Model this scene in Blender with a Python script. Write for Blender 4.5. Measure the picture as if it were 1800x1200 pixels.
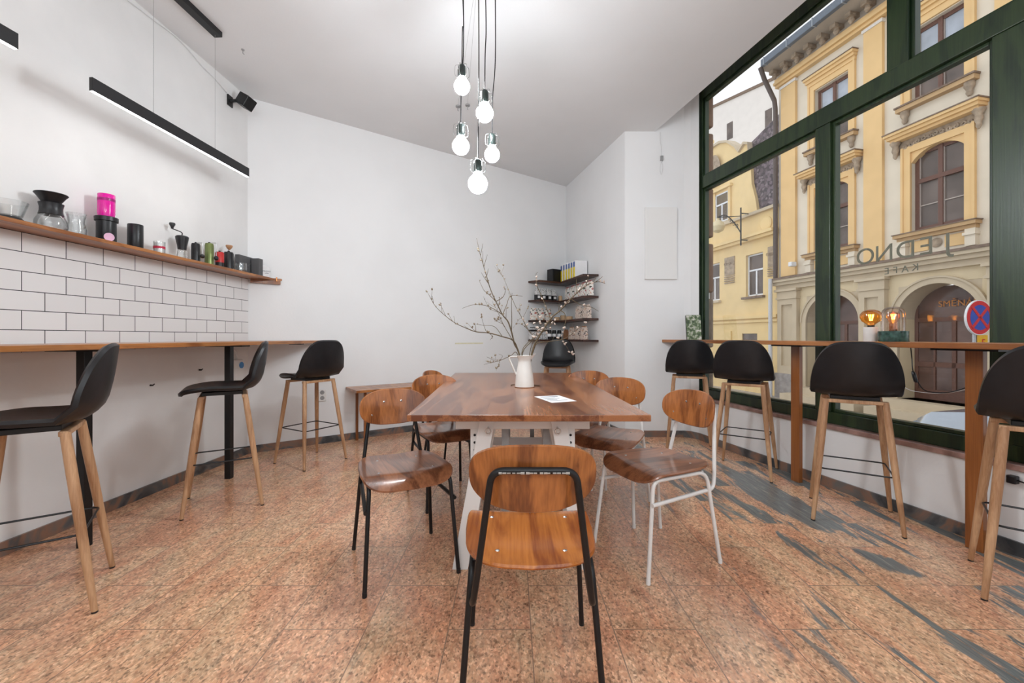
import bpy, math, random
from mathutils import Vector, Matrix
random.seed(7)
for o in list(bpy.data.objects): bpy.data.objects.remove(o)
S = bpy.context.scene
COL = S.collection
# ------------------------------------------------------------ camera, sky, exposure
F, H, CX, HY = 740.0, 1.08, 900.0, 592.0
cam = bpy.data.objects.new('camera', bpy.data.cameras.new('camera'))
COL.objects.link(cam); S.camera = cam
cam.location = (0, 0, H); cam.rotation_euler = (math.pi/2, 0, 0)
cam.data.lens = 36*F/1800; cam.data.sensor_width = 36
cam.data.shift_y = -(600-HY)/1800
cam.data.clip_start = .05; cam.data.clip_end = 300
S.view_settings.view_transform = 'Standard'; S.view_settings.look = 'None'
S.view_settings.gamma = 1; S.view_settings.use_curve_mapping = False
S.view_settings.exposure = 0.22
w = bpy.data.worlds.new('sky'); S.world = w; w.use_nodes = True
bg = w.node_tree.nodes['Background']
bg.inputs[0].default_value = (.93, .96, 1, 1); bg.inputs[1].default_value = 1.15
BULB_POWER, STRIP_POWER = 128.0, 24.0

PI = math.pi
# ------------------------------------------------------------ helpers
def at(px, py, d): return Vector(((px-CX)/F*d, d, H-(py-HY)/F*d))
PHI = math.atan(.223); CN, SN = math.cos(PHI), math.sin(PHI)
def W(n, s, z=0): return Vector((n*CN - s*SN, n*SN + s*CN, z))   # street-side frame: n outwards, s along the window wall
def sl(px, a):                                                    # s of a picture column on the plane n = a*CN
    d = a/((px-CX)/F+.223); return -SN*a + d/CN, d
class MB:
    def __init__(s): s.v = []; s.f = []
    def add(s, vs, fs):
        b = len(s.v); s.v += [tuple(p) for p in vs]; s.f += [tuple(i+b for i in q) for q in fs]; return s
    def hexa(s, p):
        return s.add(p, [(0,3,2,1),(4,5,6,7),(0,1,5,4),(1,2,6,5),(2,3,7,6),(3,0,4,7)])
    def box(s, x0, x1, y0, y1, z0, z1):
        return s.hexa([(x0,y0,z0),(x1,y0,z0),(x1,y1,z0),(x0,y1,z0),(x0,y0,z1),(x1,y0,z1),(x1,y1,z1),(x0,y1,z1)])
    def prism(s, pts, z0, z1):
        n = len(pts)
        if sum(pts[i][0]*pts[(i+1)%n][1]-pts[(i+1)%n][0]*pts[i][1] for i in range(n)) < 0: pts = pts[::-1]
        v = [(p[0],p[1],z0) for p in pts] + [(p[0],p[1],z1) for p in pts]
        f = [tuple(range(n-1,-1,-1)), tuple(range(n,2*n))] + [(i,(i+1)%n,n+(i+1)%n,n+i) for i in range(n)]
        return s.add(v, f)
    def prismx(s, pts, x0, x1):                                   # outline in y,z extruded along x
        n = len(pts)
        if sum(pts[i][0]*pts[(i+1)%n][1]-pts[(i+1)%n][0]*pts[i][1] for i in range(n)) < 0: pts = pts[::-1]
        v = [(x0,p[0],p[1]) for p in pts] + [(x1,p[0],p[1]) for p in pts]
        f = [tuple(range(n-1,-1,-1)), tuple(range(n,2*n))] + [(i,(i+1)%n,n+(i+1)%n,n+i) for i in range(n)]
        return s.add(v, f)
    def prismy(s, pts, y0, y1):
        m = MB().prismx([(p[0],p[1]) for p in pts], y0, y1)
        return s.add([(p[1],p[0],p[2]) for p in m.v], [q[::-1] for q in m.f])
    def tube(s, pts, r, seg=10, closed=False):
        pts = [Vector(p) for p in pts]; n = len(pts)
        rs = list(r) if isinstance(r, (list,tuple)) else [r]*n
        vs, fs = [], []; ref = None
        for i, p in enumerate(pts):
            if closed: t = pts[(i+1)%n]-pts[i-1]
            else: t = pts[min(i+1,n-1)]-pts[max(i-1,0)]
            t.normalize()
            if ref is None: ref = Vector((0,0,1)) if abs(t.z) < .9 else Vector((1,0,0))
            a = (ref - t*ref.dot(t))
            if a.length < 1e-5: a = t.orthogonal()
            a.normalize(); ref = a; b = t.cross(a)
            vs += [p + (a*math.cos(2*PI*k/seg)+b*math.sin(2*PI*k/seg))*rs[i] for k in range(seg)]
        m = n if closed else n-1
        for i in range(m):
            j = (i+1)%n
            fs += [(i*seg+k, i*seg+(k+1)%seg, j*seg+(k+1)%seg, j*seg+k) for k in range(seg)]
        if not closed: fs += [tuple(range(seg-1,-1,-1)), tuple(range((n-1)*seg, n*seg))]
        return s.add(vs, fs)
    def lathe(s, prof, c=(0,0,0), seg=24, sx=1, sy=1):
        vs, fs = [], []; n = len(prof)
        for r, z in prof:
            r = max(r, 1e-4)
            vs += [(c[0]+r*sx*math.cos(2*PI*k/seg), c[1]+r*sy*math.sin(2*PI*k/seg), c[2]+z) for k in range(seg)]
        for i in range(n-1):
            fs += [(i*seg+k, i*seg+(k+1)%seg, (i+1)*seg+(k+1)%seg, (i+1)*seg+k) for k in range(seg)]
        fs += [tuple(range(seg-1,-1,-1)), tuple(range((n-1)*seg, n*seg))]
        return s.add(vs, fs)
    def slab(s, f, th, p=2.6, nr=9, nt=44):                       # superelliptic sheet in (a,b) mapped by f to 3D with thickness
        def P(a, b): return Vector(f(a, b))
        def N(a, b):
            e = .01; n = (P(a+e,b)-P(a-e,b)).cross(P(a,b+e)-P(a,b-e)); return n.normalized()
        ab = [(0,0)]
        for i in range(1, nr+1):
            r = math.sin(i/nr*PI/2)
            for k in range(nt):
                t = 2*PI*k/nt; c, q = math.cos(t), math.sin(t)
                ab.append((r*math.copysign(abs(c)**(2/p), c), r*math.copysign(abs(q)**(2/p), q)))
        up, dn = [], []
        for a, b in ab:
            n = N(a*.97, b*.97); e = P(a, b); up.append(e+n*th/2); dn.append(e-n*th/2)
        L = len(ab); vs = up+dn; fs = []
        for k in range(nt):
            k2 = (k+1)%nt
            fs += [(0, 1+k, 1+k2), (L, L+1+k2, L+1+k)]
            for i in range(nr-1):
                A, B = 1+i*nt, 1+(i+1)*nt
                fs += [(A+k, B+k, B+k2, A+k2), (L+A+k, L+A+k2, L+B+k2, L+B+k)]
            B = 1+(nr-1)*nt
        # rounded rim: one extra ring pushed out
        rim = []
        B = 1+(nr-1)*nt
        for k in range(nt):
            c = (up[B+k]+dn[B+k])/2; inn = P(*[q*.97 for q in ab[B+k]]); rim.append(c+(c-inn).normalized()*th*.35)
        R = len(vs); vs += rim
        for k in range(nt):
            k2 = (k+1)%nt
            fs += [(B+k, R+k, R+k2, B+k2), (R+k, L+B+k, L+B+k2, R+k2)]
        return s.add(vs, fs)
    def xf(s, M): s.v = [tuple(M @ Vector(p)) for p in s.v]; return s
    def build(s, name, mat, parent=None, smooth=False, bevel=0, sub=0):
        me = bpy.data.meshes.new(name); me.from_pydata(s.v, [], s.f); me.update()
        me.materials.append(mat)
        o = bpy.data.objects.new(name, me); COL.objects.link(o)
        if parent is not None: o.parent = parent
        if smooth:
            for p in me.polygons: p.use_smooth = True
            try: me.set_sharp_from_angle(angle=math.radians(40))
            except Exception: pass
        if bevel:
            b = o.modifiers.new('bevel', 'BEVEL'); b.width = bevel; b.segments = 2; b.limit_method = 'ANGLE'
        if sub:
            m = o.modifiers.new('sub', 'SUBSURF'); m.levels = sub; m.render_levels = sub
        return o
def tag(o, label=None, cat=None, group=None, kind=None):
    if label: o['label'] = label
    if cat: o['category'] = cat
    if group: o['group'] = group
    if kind: o['kind'] = kind
    return o
def thing(name, label, cat, loc=(0,0,0), rotz=0, group=None, kind=None):
    o = bpy.data.objects.new(name, None); COL.objects.link(o); o.empty_display_size = .1
    o.location = loc; o.rotation_euler = (0,0,rotz)
    return tag(o, label, cat, group, kind)
def copy_tree(o, parent=None):
    c = o.copy(); COL.objects.link(c); c.parent = parent
    for ch in [x for x in KIDS.get(o, [])]: copy_tree(ch, c)
    return c
KIDS = {}
def snap_kids(root):
    for o in bpy.data.objects:
        if o.parent is not None: KIDS.setdefault(o.parent, [])
    def rec(r):
        KIDS[r] = [o for o in bpy.data.objects if o.parent == r]
        for k in KIDS[r]: rec(k)
    rec(root)
def struct(mb, name, mat, **k): return tag(mb.build(name, mat, **k), kind='structure')
def text(name, s, size, mat, M, parent=None, ext=.001, shear=0):
    cu = bpy.data.curves.new(name, 'FONT'); cu.body = s; cu.size = size; cu.extrude = ext
    cu.align_x = 'CENTER'; cu.align_y = 'CENTER'; cu.shear = shear
    t = bpy.data.objects.new(name, cu); COL.objects.link(t)
    bpy.context.view_layer.update()
    me = bpy.data.meshes.new_from_object(t.evaluated_get(bpy.context.evaluated_depsgraph_get()))
    bpy.data.objects.remove(t); bpy.data.curves.remove(cu)
    me.transform(M); me.materials.clear(); me.materials.append(mat)
    o = bpy.data.objects.new(name, me); COL.objects.link(o)
    if parent is not None: o.parent = parent
    return o
def smoothpath(pts, n=6):
    pts = [Vector(p) for p in pts]
    P = [pts[0]*2-pts[1]] + pts + [pts[-1]*2-pts[-2]]; out = []
    for i in range(1, len(P)-2):
        a,b,c,d = P[i-1],P[i],P[i+1],P[i+2]
        for k in range(n):
            t = k/n
            out.append(.5*((2*b)+(c-a)*t+(2*a-5*b+4*c-d)*t*t+(3*b-a-3*c+d)*t**3))
    return out+[pts[-1]]
def fillet(pts, r, n=5):                                          # polyline with rounded corners
    pts = [Vector(p) for p in pts]; out = [pts[0]]
    for i in range(1, len(pts)-1):
        a,b,c = pts[i-1],pts[i],pts[i+1]; rr = min(r, (a-b).length*.49, (c-b).length*.49)
        p = b+(a-b).normalized()*rr; q = b+(c-b).normalized()*rr
        for k in range(n+1):
            t = k/n; out.append(p*(1-t)**2+b*2*t*(1-t)+q*t*t)
    return out+[pts[-1]]
# ------------------------------------------------------------ materials
def base(name):
    m = bpy.data.materials.new(name); m.use_nodes = True
    return m, m.node_tree, m.node_tree.nodes['Principled BSDF']
def N(nt, t, **k):
    n = nt.nodes.new(t)
    for a, b in k.items():
        if a.startswith('i_'):
            key = a[2:].replace('_', ' '); n.inputs[int(key) if key.isdigit() else key].default_value = b
        else: setattr(n, a, b)
    return n
def ramp(nt, stops, fac=None, interp='LINEAR'):
    r = nt.nodes.new('ShaderNodeValToRGB'); r.color_ramp.interpolation = interp
    e = r.color_ramp.elements
    while len(e) < len(stops): e.new(.5)
    for q, (p, c) in zip(e, stops): q.position = p; q.color = (*c, 1) if len(c) == 3 else c
    if fac: nt.links.new(fac, r.inputs[0])
    return r
def bump(nt, b, h, strength, dist=.01):
    n = N(nt, 'ShaderNodeBump', i_Strength=strength, i_Distance=dist)
    nt.links.new(h, n.inputs['Height']); nt.links.new(n.outputs[0], b.inputs['Normal'])
def plain(name, c, rough=.5, metal=0, var=.08, scale=30, bmp=0, coat=0, emit=None, es=0, trans=0, ior=1.45, alpha=1):
    m, nt, b = base(name)
    b.inputs['Roughness'].default_value = rough; b.inputs['Metallic'].default_value = metal
    b.inputs['Coat Weight'].default_value = coat; b.inputs['IOR'].default_value = ior
    b.inputs['Transmission Weight'].default_value = trans
    if emit: b.inputs['Emission Color'].default_value = (*emit, 1); b.inputs['Emission Strength'].default_value = es
    tc = N(nt, 'ShaderNodeTexCoord'); n = N(nt, 'ShaderNodeTexNoise', i_Scale=scale, i_Detail=4.0)
    nt.links.new(tc.outputs['Object'], n.inputs['Vector'])
    r = ramp(nt, [(.3, [x*(1-var) for x in c]), (.7, [min(1, x*(1+var)) for x in c])], n.outputs[0])
    nt.links.new(r.outputs[0], b.inputs['Base Color'])
    if bmp: bump(nt, b, n.outputs[0], bmp)
    return m
def wood(name, dark, light, rough=.35, axis='Y', fine=1.0, coat=.0, big=1.0, planks=0, pax='X'):
    m, nt, b = base(name); b.inputs['Roughness'].default_value = rough; b.inputs['Coat Weight'].default_value = coat
    b.inputs['Coat Roughness'].default_value = .12
    tc = N(nt, 'ShaderNodeTexCoord'); oi = N(nt, 'ShaderNodeObjectInfo')
    mul = N(nt, 'ShaderNodeMath', operation='MULTIPLY', i_1=40.0); nt.links.new(oi.outputs['Random'], mul.inputs[0])
    ad = N(nt, 'ShaderNodeVectorMath', operation='ADD'); nt.links.new(tc.outputs['Object'], ad.inputs[0]); nt.links.new(mul.outputs[0], ad.inputs[1])
    src = ad.outputs[0]
    if planks:                                                    # glued staves of differing tone
        sep = N(nt, 'ShaderNodeSeparateXYZ'); nt.links.new(tc.outputs['Object'], sep.inputs[0])
        q = N(nt, 'ShaderNodeMath', operation='MULTIPLY', i_1=planks); nt.links.new(sep.outputs[pax], q.inputs[0])
        fl = N(nt, 'ShaderNodeMath', operation='FLOOR'); nt.links.new(q.outputs[0], fl.inputs[0])
        wn = N(nt, 'ShaderNodeTexWhiteNoise', noise_dimensions='1D'); nt.links.new(fl.outputs[0], wn.inputs['W'])
        a2 = N(nt, 'ShaderNodeVectorMath', operation='ADD'); nt.links.new(src, a2.inputs[0]); nt.links.new(wn.outputs['Color'], a2.inputs[1]); src = a2.outputs[0]
    sc = {'X': (1.2,9,9), 'Y': (9,1.2,9), 'Z': (9,9,1.2)}[axis]
    mp = N(nt, 'ShaderNodeMapping'); mp.inputs['Scale'].default_value = [q*big for q in sc]; nt.links.new(src, mp.inputs[0])
    n1 = N(nt, 'ShaderNodeTexNoise', i_Scale=1.0, i_Detail=5.0, i_Distortion=1.2); nt.links.new(mp.outputs[0], n1.inputs['Vector'])
    sn = N(nt, 'ShaderNodeMath', operation='MULTIPLY', i_1=26.0); nt.links.new(n1.outputs[0], sn.inputs[0])
    si = N(nt, 'ShaderNodeMath', operation='SINE'); nt.links.new(sn.outputs[0], si.inputs[0])
    mp2 = N(nt, 'ShaderNodeMapping'); mp2.inputs['Scale'].default_value = [q*20*fine if q > 2 else q*3*fine for q in sc]; nt.links.new(src, mp2.inputs[0])
    n2 = N(nt, 'ShaderNodeTexNoise', i_Scale=1.0, i_Detail=2.0); nt.links.new(mp2.outputs[0], n2.inputs['Vector'])
    m1 = N(nt, 'ShaderNodeMath', operation='MULTIPLY_ADD', i_1=.09, i_2=0.0); nt.links.new(si.outputs[0], m1.inputs[0]); nt.links.new(n1.outputs[0], m1.inputs[2])
    m2 = N(nt, 'ShaderNodeMath', operation='MULTIPLY_ADD', i_1=.46); nt.links.new(n2.outputs[0], m2.inputs[0]); nt.links.new(m1.outputs[0], m2.inputs[2])
    last = m2.outputs[0]
    if planks:
        m3 = N(nt, 'ShaderNodeMath', operation='MULTIPLY_ADD', i_1=.3); nt.links.new(wn.outputs['Value'], m3.inputs[0]); nt.links.new(last, m3.inputs[2])
        m4 = N(nt, 'ShaderNodeMath', operation='SUBTRACT', i_1=.15); nt.links.new(m3.outputs[0], m4.inputs[0]); last = m4.outputs[0]
    r = ramp(nt, [(.50, dark), (.92, light)], last); nt.links.new(r.outputs[0], b.inputs['Base Color'])
    bump(nt, b, n2.outputs[0], .04)
    return m
def glassy(name, tint=(1,1,1), refl=.10, rough=.02, grz=.55):              # thin pane: mostly clear, mirror at grazing angles
    m = bpy.data.materials.new(name); m.use_nodes = True; nt = m.node_tree; nt.nodes.clear()
    out = N(nt, 'ShaderNodeOutputMaterial'); t = N(nt, 'ShaderNodeBsdfTransparent'); t.inputs[0].default_value = (*tint, 1)
    g = N(nt, 'ShaderNodeBsdfGlossy'); g.inputs['Roughness'].default_value = rough
    lw = N(nt, 'ShaderNodeLayerWeight', i_Blend=.25); ml = N(nt, 'ShaderNodeMath', operation='MULTIPLY_ADD', i_1=grz, i_2=refl)
    nt.links.new(lw.outputs['Fresnel'], ml.inputs[0]); mx = N(nt, 'ShaderNodeMixShader')
    nt.links.new(ml.outputs[0], mx.inputs[0]); nt.links.new(t.outputs[0], mx.inputs[1]); nt.links.new(g.outputs[0], mx.inputs[2])
    nt.links.new(mx.outputs[0], out.inputs[0]); return m
def floor_mat():
    m, nt, b = base('granite_floor')
    g = N(nt, 'ShaderNodeNewGeometry'); sep = N(nt, 'ShaderNodeSeparateXYZ'); nt.links.new(g.outputs['Position'], sep.inputs[0])
    cmb = N(nt, 'ShaderNodeCombineXYZ'); xo = N(nt, 'ShaderNodeMath', operation='ADD', i_1=10*.305+.235)
    nt.links.new(sep.outputs['X'], xo.inputs[0]); nt.links.new(sep.outputs['Y'], cmb.inputs['X']); nt.links.new(xo.outputs[0], cmb.inputs['Y'])
    br = N(nt, 'ShaderNodeTexBrick', offset=.45, i_Scale=1.0, i_Mortar_Size=.0022, i_Mortar_Smooth=.3, i_Brick_Width=.61, i_Row_Height=.305)
    br.inputs['Color1'].default_value = (0,0,0,1); br.inputs['Color2'].default_value = (1,1,1,1); br.inputs['Bias'].default_value = 0
    nt.links.new(cmb.outputs[0], br.inputs['Vector'])
    off = N(nt, 'ShaderNodeVectorMath', operation='MULTIPLY_ADD'); off.inputs[1].default_value = (.6,.6,.6)
    nt.links.new(br.outputs['Color'], off.inputs[0]); nt.links.new(g.outputs['Position'], off.inputs[2])
    def nz(sc, detail, scale, dist=0, rot=0):
        mp = N(nt, 'ShaderNodeMapping'); mp.inputs['Scale'].default_value = sc; mp.inputs['Rotation'].default_value = (0,0,rot); nt.links.new(off.outputs[0], mp.inputs[0])
        n = N(nt, 'ShaderNodeTexNoise', i_Scale=scale, i_Detail=detail, i_Distortion=dist); n.inputs['Roughness'].default_value = .65
        nt.links.new(mp.outputs[0], n.inputs['Vector']); return n
    cloud = nz((2.6,.9,1), 5, 1.6, .8); r1 = ramp(nt, [(.30,(.66,.33,.21)), (.44,(.72,.41,.27)), (.58,(.75,.49,.33)), (.72,(.69,.50,.34))], cloud.outputs[0])
    spk = nz((1.5,1,1), 9, 34, .6); r2 = ramp(nt, [(.27,(.22,.19,.17)), (.38,(.60,.56,.51)), (.47,(.95,.93,.90)), (.58,(1.08,1.0,.93)), (.70,(1.28,1.32,1.25))], spk.outputs[0])
    mpv = N(nt, 'ShaderNodeMapping'); mpv.inputs['Scale'].default_value = (1.25,.8,1); nt.links.new(off.outputs[0], mpv.inputs[0])
    vo = N(nt, 'ShaderNodeTexVoronoi', i_Scale=125.0); nt.links.new(mpv.outputs[0], vo.inputs['Vector'])
    sc_ = N(nt, 'ShaderNodeSeparateColor'); nt.links.new(vo.outputs['Color'], sc_.inputs[0])
    rv = ramp(nt, [(0,(.30,.28,.26)), (.10,(.55,.50,.46)), (.22,(.90,.80,.72)), (.60,(1.0,.95,.9)), (.85,(1.12,1.15,1.10)), (1,(1.4,1.5,1.5))], sc_.outputs[0])
    m0 = N(nt, 'ShaderNodeMix', data_type='RGBA', blend_type='MULTIPLY'); m0.inputs[0].default_value = .75
    nt.links.new(r1.outputs[0], m0.inputs[6]); nt.links.new(rv.outputs[0], m0.inputs[7])
    mx = N(nt, 'ShaderNodeMix', data_type='RGBA', blend_type='MULTIPLY'); mx.inputs[0].default_value = .8
    nt.links.new(m0.outputs[2], mx.inputs[6]); nt.links.new(r2.outputs[0], mx.inputs[7])
    mid = nz((1.5,.8,1), 4, 7, .8); rm = ramp(nt, [(.32,(.84,.81,.78)), (.5,(1,1,1)), (.68,(1.10,1.09,1.06))], mid.outputs[0])
    m9 = N(nt, 'ShaderNodeMix', data_type='RGBA', blend_type='MULTIPLY'); m9.inputs[0].default_value = 1
    nt.links.new(mx.outputs[2], m9.inputs[6]); nt.links.new(rm.outputs[0], m9.inputs[7]); mx = m9
    red = nz((1.6,1,1), 3, 16, .3); r3 = ramp(nt, [(.58,(0,0,0)), (.72,(1,1,1))], red.outputs[0])
    mr = N(nt, 'ShaderNodeMix', data_type='RGBA'); mr.inputs[7].default_value = (.50,.17,.10,1)
    k = N(nt, 'ShaderNodeMath', operation='MULTIPLY', i_1=.3); nt.links.new(r3.outputs[0], k.inputs[0]); nt.links.new(k.outputs[0], mr.inputs[0]); nt.links.new(mx.outputs[2], mr.inputs[6])
    # thin dark streaks everywhere, broad slate-grey veins in the strip by the windows
    st = nz((9,1.1,1), 6, 2.2, 1.0, .05); r4 = ramp(nt, [(.58,(0,0,0)), (.70,(1,1,1))], st.outputs[0])
    k2 = N(nt, 'ShaderNodeMath', operation='MULTIPLY', i_1=.45); nt.links.new(r4.outputs[0], k2.inputs[0])
    ms = N(nt, 'ShaderNodeMix', data_type='RGBA'); ms.inputs[7].default_value = (.20,.17,.13,1); nt.links.new(k2.outputs[0], ms.inputs[0]); nt.links.new(mr.outputs[2], ms.inputs[6])
    vn = nz((3.9,.62,1), 5, 1.2, 1.0, -.10); r5 = ramp(nt, [(.535,(0,0,0)), (.565,(1,1,1))], vn.outputs[0])
    mk = N(nt, 'ShaderNodeMapRange', interpolation_type='SMOOTHSTEP'); mk.inputs['From Min'].default_value = .5; mk.inputs['From Max'].default_value = 1.3
    nt.links.new(sep.outputs['X'], mk.inputs['Value'])
    k3 = N(nt, 'ShaderNodeMath', operation='MULTIPLY'); nt.links.new(r5.outputs[0], k3.inputs[0]); nt.links.new(mk.outputs[0], k3.inputs[1])
    vs = nz((14,1.2,1), 5, 4, 1.0, -.08); r6 = ramp(nt, [(.3,(.11,.125,.125)), (.58,(.20,.215,.21)), (.70,(.42,.39,.33))], vs.outputs[0])
    mv = N(nt, 'ShaderNodeMix', data_type='RGBA'); nt.links.new(k3.outputs[0], mv.inputs[0]); nt.links.new(ms.outputs[2], mv.inputs[6]); nt.links.new(r6.outputs[0], mv.inputs[7])
    mm = N(nt, 'ShaderNodeMix', data_type='RGBA'); mm.inputs[7].default_value = (.16,.12,.095,1)
    kf = N(nt, 'ShaderNodeMath', operation='MULTIPLY', i_1=.7); nt.links.new(br.outputs['Fac'], kf.inputs[0]); nt.links.new(kf.outputs[0], mm.inputs[0])
    nt.links.new(mv.outputs[2], mm.inputs[6]); nt.links.new(mm.outputs[2], b.inputs['Base Color'])
    b.inputs['Roughness'].default_value = .21; b.inputs['Specular IOR Level'].default_value = .5
    bump(nt, b, br.outputs['Fac'], -.15, .002)
    return m
def marble_trim(name='granite_baseboard'):
    m, nt, b = base(name); g = N(nt, 'ShaderNodeNewGeometry')
    n = N(nt, 'ShaderNodeTexNoise', i_Scale=3.2, i_Detail=6.0, i_Distortion=1.6); nt.links.new(g.outputs['Position'], n.inputs['Vector'])
    r = ramp(nt, [(.36,(.05,.055,.06)), (.46,(.12,.12,.12)), (.54,(.27,.15,.10)), (.66,(.16,.15,.14))], n.outputs[0])
    nt.links.new(r.outputs[0], b.inputs['Base Color']); b.inputs['Roughness'].default_value = .3; return m
def plaster(name, c, stain=0.0, rough=.75):
    m, nt, b = base(name); g = N(nt, 'ShaderNodeNewGeometry'); b.inputs['Roughness'].default_value = rough
    n = N(nt, 'ShaderNodeTexNoise', i_Scale=2.3, i_Detail=6.0); nt.links.new(g.outputs['Position'], n.inputs['Vector'])
    r = ramp(nt, [(.3,[x*(1-.03-stain) for x in c]), (.62,c)], n.outputs[0]); nt.links.new(r.outputs[0], b.inputs['Base Color'])
    n2 = N(nt, 'ShaderNodeTexNoise', i_Scale=60.0, i_Detail=3.0); nt.links.new(g.outputs['Position'], n2.inputs['Vector']); bump(nt, b, n2.outputs[0], .05)
    return m
def tile_mat():
    m, nt, b = base('subway_tiles'); g = N(nt, 'ShaderNodeNewGeometry'); sep = N(nt, 'ShaderNodeSeparateXYZ'); nt.links.new(g.outputs['Position'], sep.inputs[0])
    c = N(nt, 'ShaderNodeCombineXYZ'); ax = N(nt, 'ShaderNodeMath', operation='ADD', i_1=4*.207-2.152+2.07); az = N(nt, 'ShaderNodeMath', operation='ADD', i_1=-.016)
    nt.links.new(sep.outputs['Y'], ax.inputs[0]); nt.links.new(sep.outputs['Z'], az.inputs[0]); nt.links.new(ax.outputs[0], c.inputs['X']); nt.links.new(az.outputs[0], c.inputs['Y'])
    br = N(nt, 'ShaderNodeTexBrick', offset=.5, i_Scale=1.0, i_Mortar_Size=.0022, i_Mortar_Smooth=.1, i_Brick_Width=.207, i_Row_Height=.1)
    br.inputs['Color1'].default_value = (.80,.79,.79,1); br.inputs['Color2'].default_value = (.84,.83,.83,1); br.inputs['Mortar'].default_value = (.07,.07,.075,1)
    nt.links.new(c.outputs[0], br.inputs['Vector']); nt.links.new(br.outputs['Color'], b.inputs['Base Color']); b.inputs['Roughness'].default_value = .22
    b2 = N(nt, 'ShaderNodeTexBrick', offset=.5, i_Scale=1.0, i_Mortar_Size=.009, i_Mortar_Smooth=1.0, i_Brick_Width=.207, i_Row_Height=.1)
    nt.links.new(c.outputs[0], b2.inputs['Vector']); bump(nt, b, b2.outputs['Fac'], -.25, .004); return m
def spots(name, bgc, cols, scale=28, thr=.46, rough=.6):          # printed pattern
    m, nt, b = base(name); b.inputs['Roughness'].default_value = rough
    tc = N(nt, 'ShaderNodeTexCoord'); v = N(nt, 'ShaderNodeTexVoronoi', i_Scale=scale); v.inputs['Randomness'].default_value = 1
    d = N(nt, 'ShaderNodeTexNoise', i_Scale=scale*.9, i_Detail=2.0); nt.links.new(tc.outputs['Object'], d.inputs['Vector'])
    mxv = N(nt, 'ShaderNodeVectorMath', operation='MULTIPLY_ADD'); mxv.inputs[1].default_value = (.05,.05,.05)
    nt.links.new(d.outputs['Color'], mxv.inputs[0]); nt.links.new(tc.outputs['Object'], mxv.inputs[2]); nt.links.new(mxv.outputs[0], v.inputs['Vector'])
    sp = N(nt, 'ShaderNodeSeparateColor'); nt.links.new(v.outputs['Color'], sp.inputs[0])
    cr = ramp(nt, [(i/len(cols), q) for i, q in enumerate(cols)], sp.outputs[0], 'CONSTANT')
    rr = ramp(nt, [(thr-.03,(1,1,1)), (thr,(0,0,0))], v.outputs['Distance'])
    mx = N(nt, 'ShaderNodeMix', data_type='RGBA'); mx.inputs[6].default_value = (*bgc, 1)
    nt.links.new(rr.outputs[0], mx.inputs[0]); nt.links.new(cr.outputs[0], mx.inputs[7]); nt.links.new(mx.outputs[2], b.inputs['Base Color']); return m
def paned(name):                                                  # dark window glass of the far houses
    return plain(name, (.13,.10,.085), rough=.2, var=.35, scale=2)
M_wall = plaster('white_plaster', (.86,.865,.87)); M_wall_l = plaster('scuffed_white_plaster', (.83,.825,.82), .05)
M_ceil = plaster('ceiling_paint', (.77,.78,.79))
M_floor = floor_mat(); M_base = marble_trim(); M_tile = tile_mat()
M_sill = plain('sill_marble', (.33,.20,.17), .3, var=.4, scale=14)
M_green = wood('green_painted_wood', (.008,.022,.010), (.026,.050,.018), .35, 'Z', .8)
M_glass = glassy('window_glass', (1,1,1), .012, .0, .10); M_cleargl = glassy('clear_glass', (.97,.98,.98), .07)
M_table = wood('table_walnut', (.15,.043,.015), (.38,.145,.055), .24, 'Y', 1, .12, .7, planks=6.3, pax='X')
M_tedge = wood('bar_wood', (.24,.078,.020), (.46,.185,.055), .3, 'Y', 1, .2)
M_post = wood('post_wood', (.17,.050,.012), (.34,.118,.030), .3, 'Z', 1, .2, .6)
M_shelfw = wood('dark_shelf_wood', (.030,.012,.009), (.085,.036,.024), .4, 'X')
M_ply = wood('chair_ply', (.15,.042,.011), (.44,.155,.042), .28, 'Z', .8, .4, .85)
M_plys = wood('chair_ply_seat', (.12,.042,.020), (.34,.135,.062), .28, 'Y', .8, .4, .85)
M_plyo = wood('chair_ply_bright', (.26,.060,.008), (.56,.185,.030), .25, 'Y', .8, .4, .85)
M_edge = plain('ply_edge', (.50,.28,.13), .5)
M_beech = wood('beech_leg', (.36,.18,.085), (.60,.36,.20), .45, 'Z', 1.2)
M_black = plain('black_metal', (.012,.012,.013), .38, .2); M_blackp = plain('black_plastic', (.014,.014,.016), .35)
M_leather = plain('black_leather', (.011,.011,.013), .36, var=.3, scale=14, bmp=.12)
M_white = plain('white_paint', (.83,.825,.81), .45, var=.012, scale=3); M_whitem = plain('white_metal', (.82,.81,.79), .35, var=.03)
M_steel = plain('steel', (.55,.55,.55), .25, 1); M_chip = plain('worn_silver', (.5,.5,.48), .4, .6)
M_enamel = plain('cream_enamel', (.82,.80,.76), .12, var=.02, coat=.5)
M_bark = plain('branch_bark', (.13,.095,.055), .8, var=.35, scale=60); M_bud = plain('catkin_bud', (.30,.24,.17), .8, var=.3)
M_budl = plain('pale_blossom', (.62,.52,.45), .8, var=.2)
M_paper = plain('white_paper', (.85,.85,.86), .6, var=.02); M_ink = plain('grey_ink', (.16,.17,.2), .6)
M_cable = plain('white_cable', (.72,.72,.72), .5); M_grey = plain('grey_anchor', (.32,.32,.32), .6)
M_bulb = plain('lit_bulb', (1,1,1), .2, emit=(.90,.96,1), es=BULB_POWER)
M_strip = plain('lit_strip', (1,1,1), .3, emit=(1,.97,.93), es=STRIP_POWER)
M_amber = glassy('amber_glass', (1,.62,.22), .08); M_fil = plain('filament', (1,.7,.2), .4, emit=(1,.55,.12), es=22)
M_copper = plain('copper', (.60,.26,.11), .25, 1); M_gmarble = plain('green_marble', (.045,.10,.085), .2, var=.6, scale=40)
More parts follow.
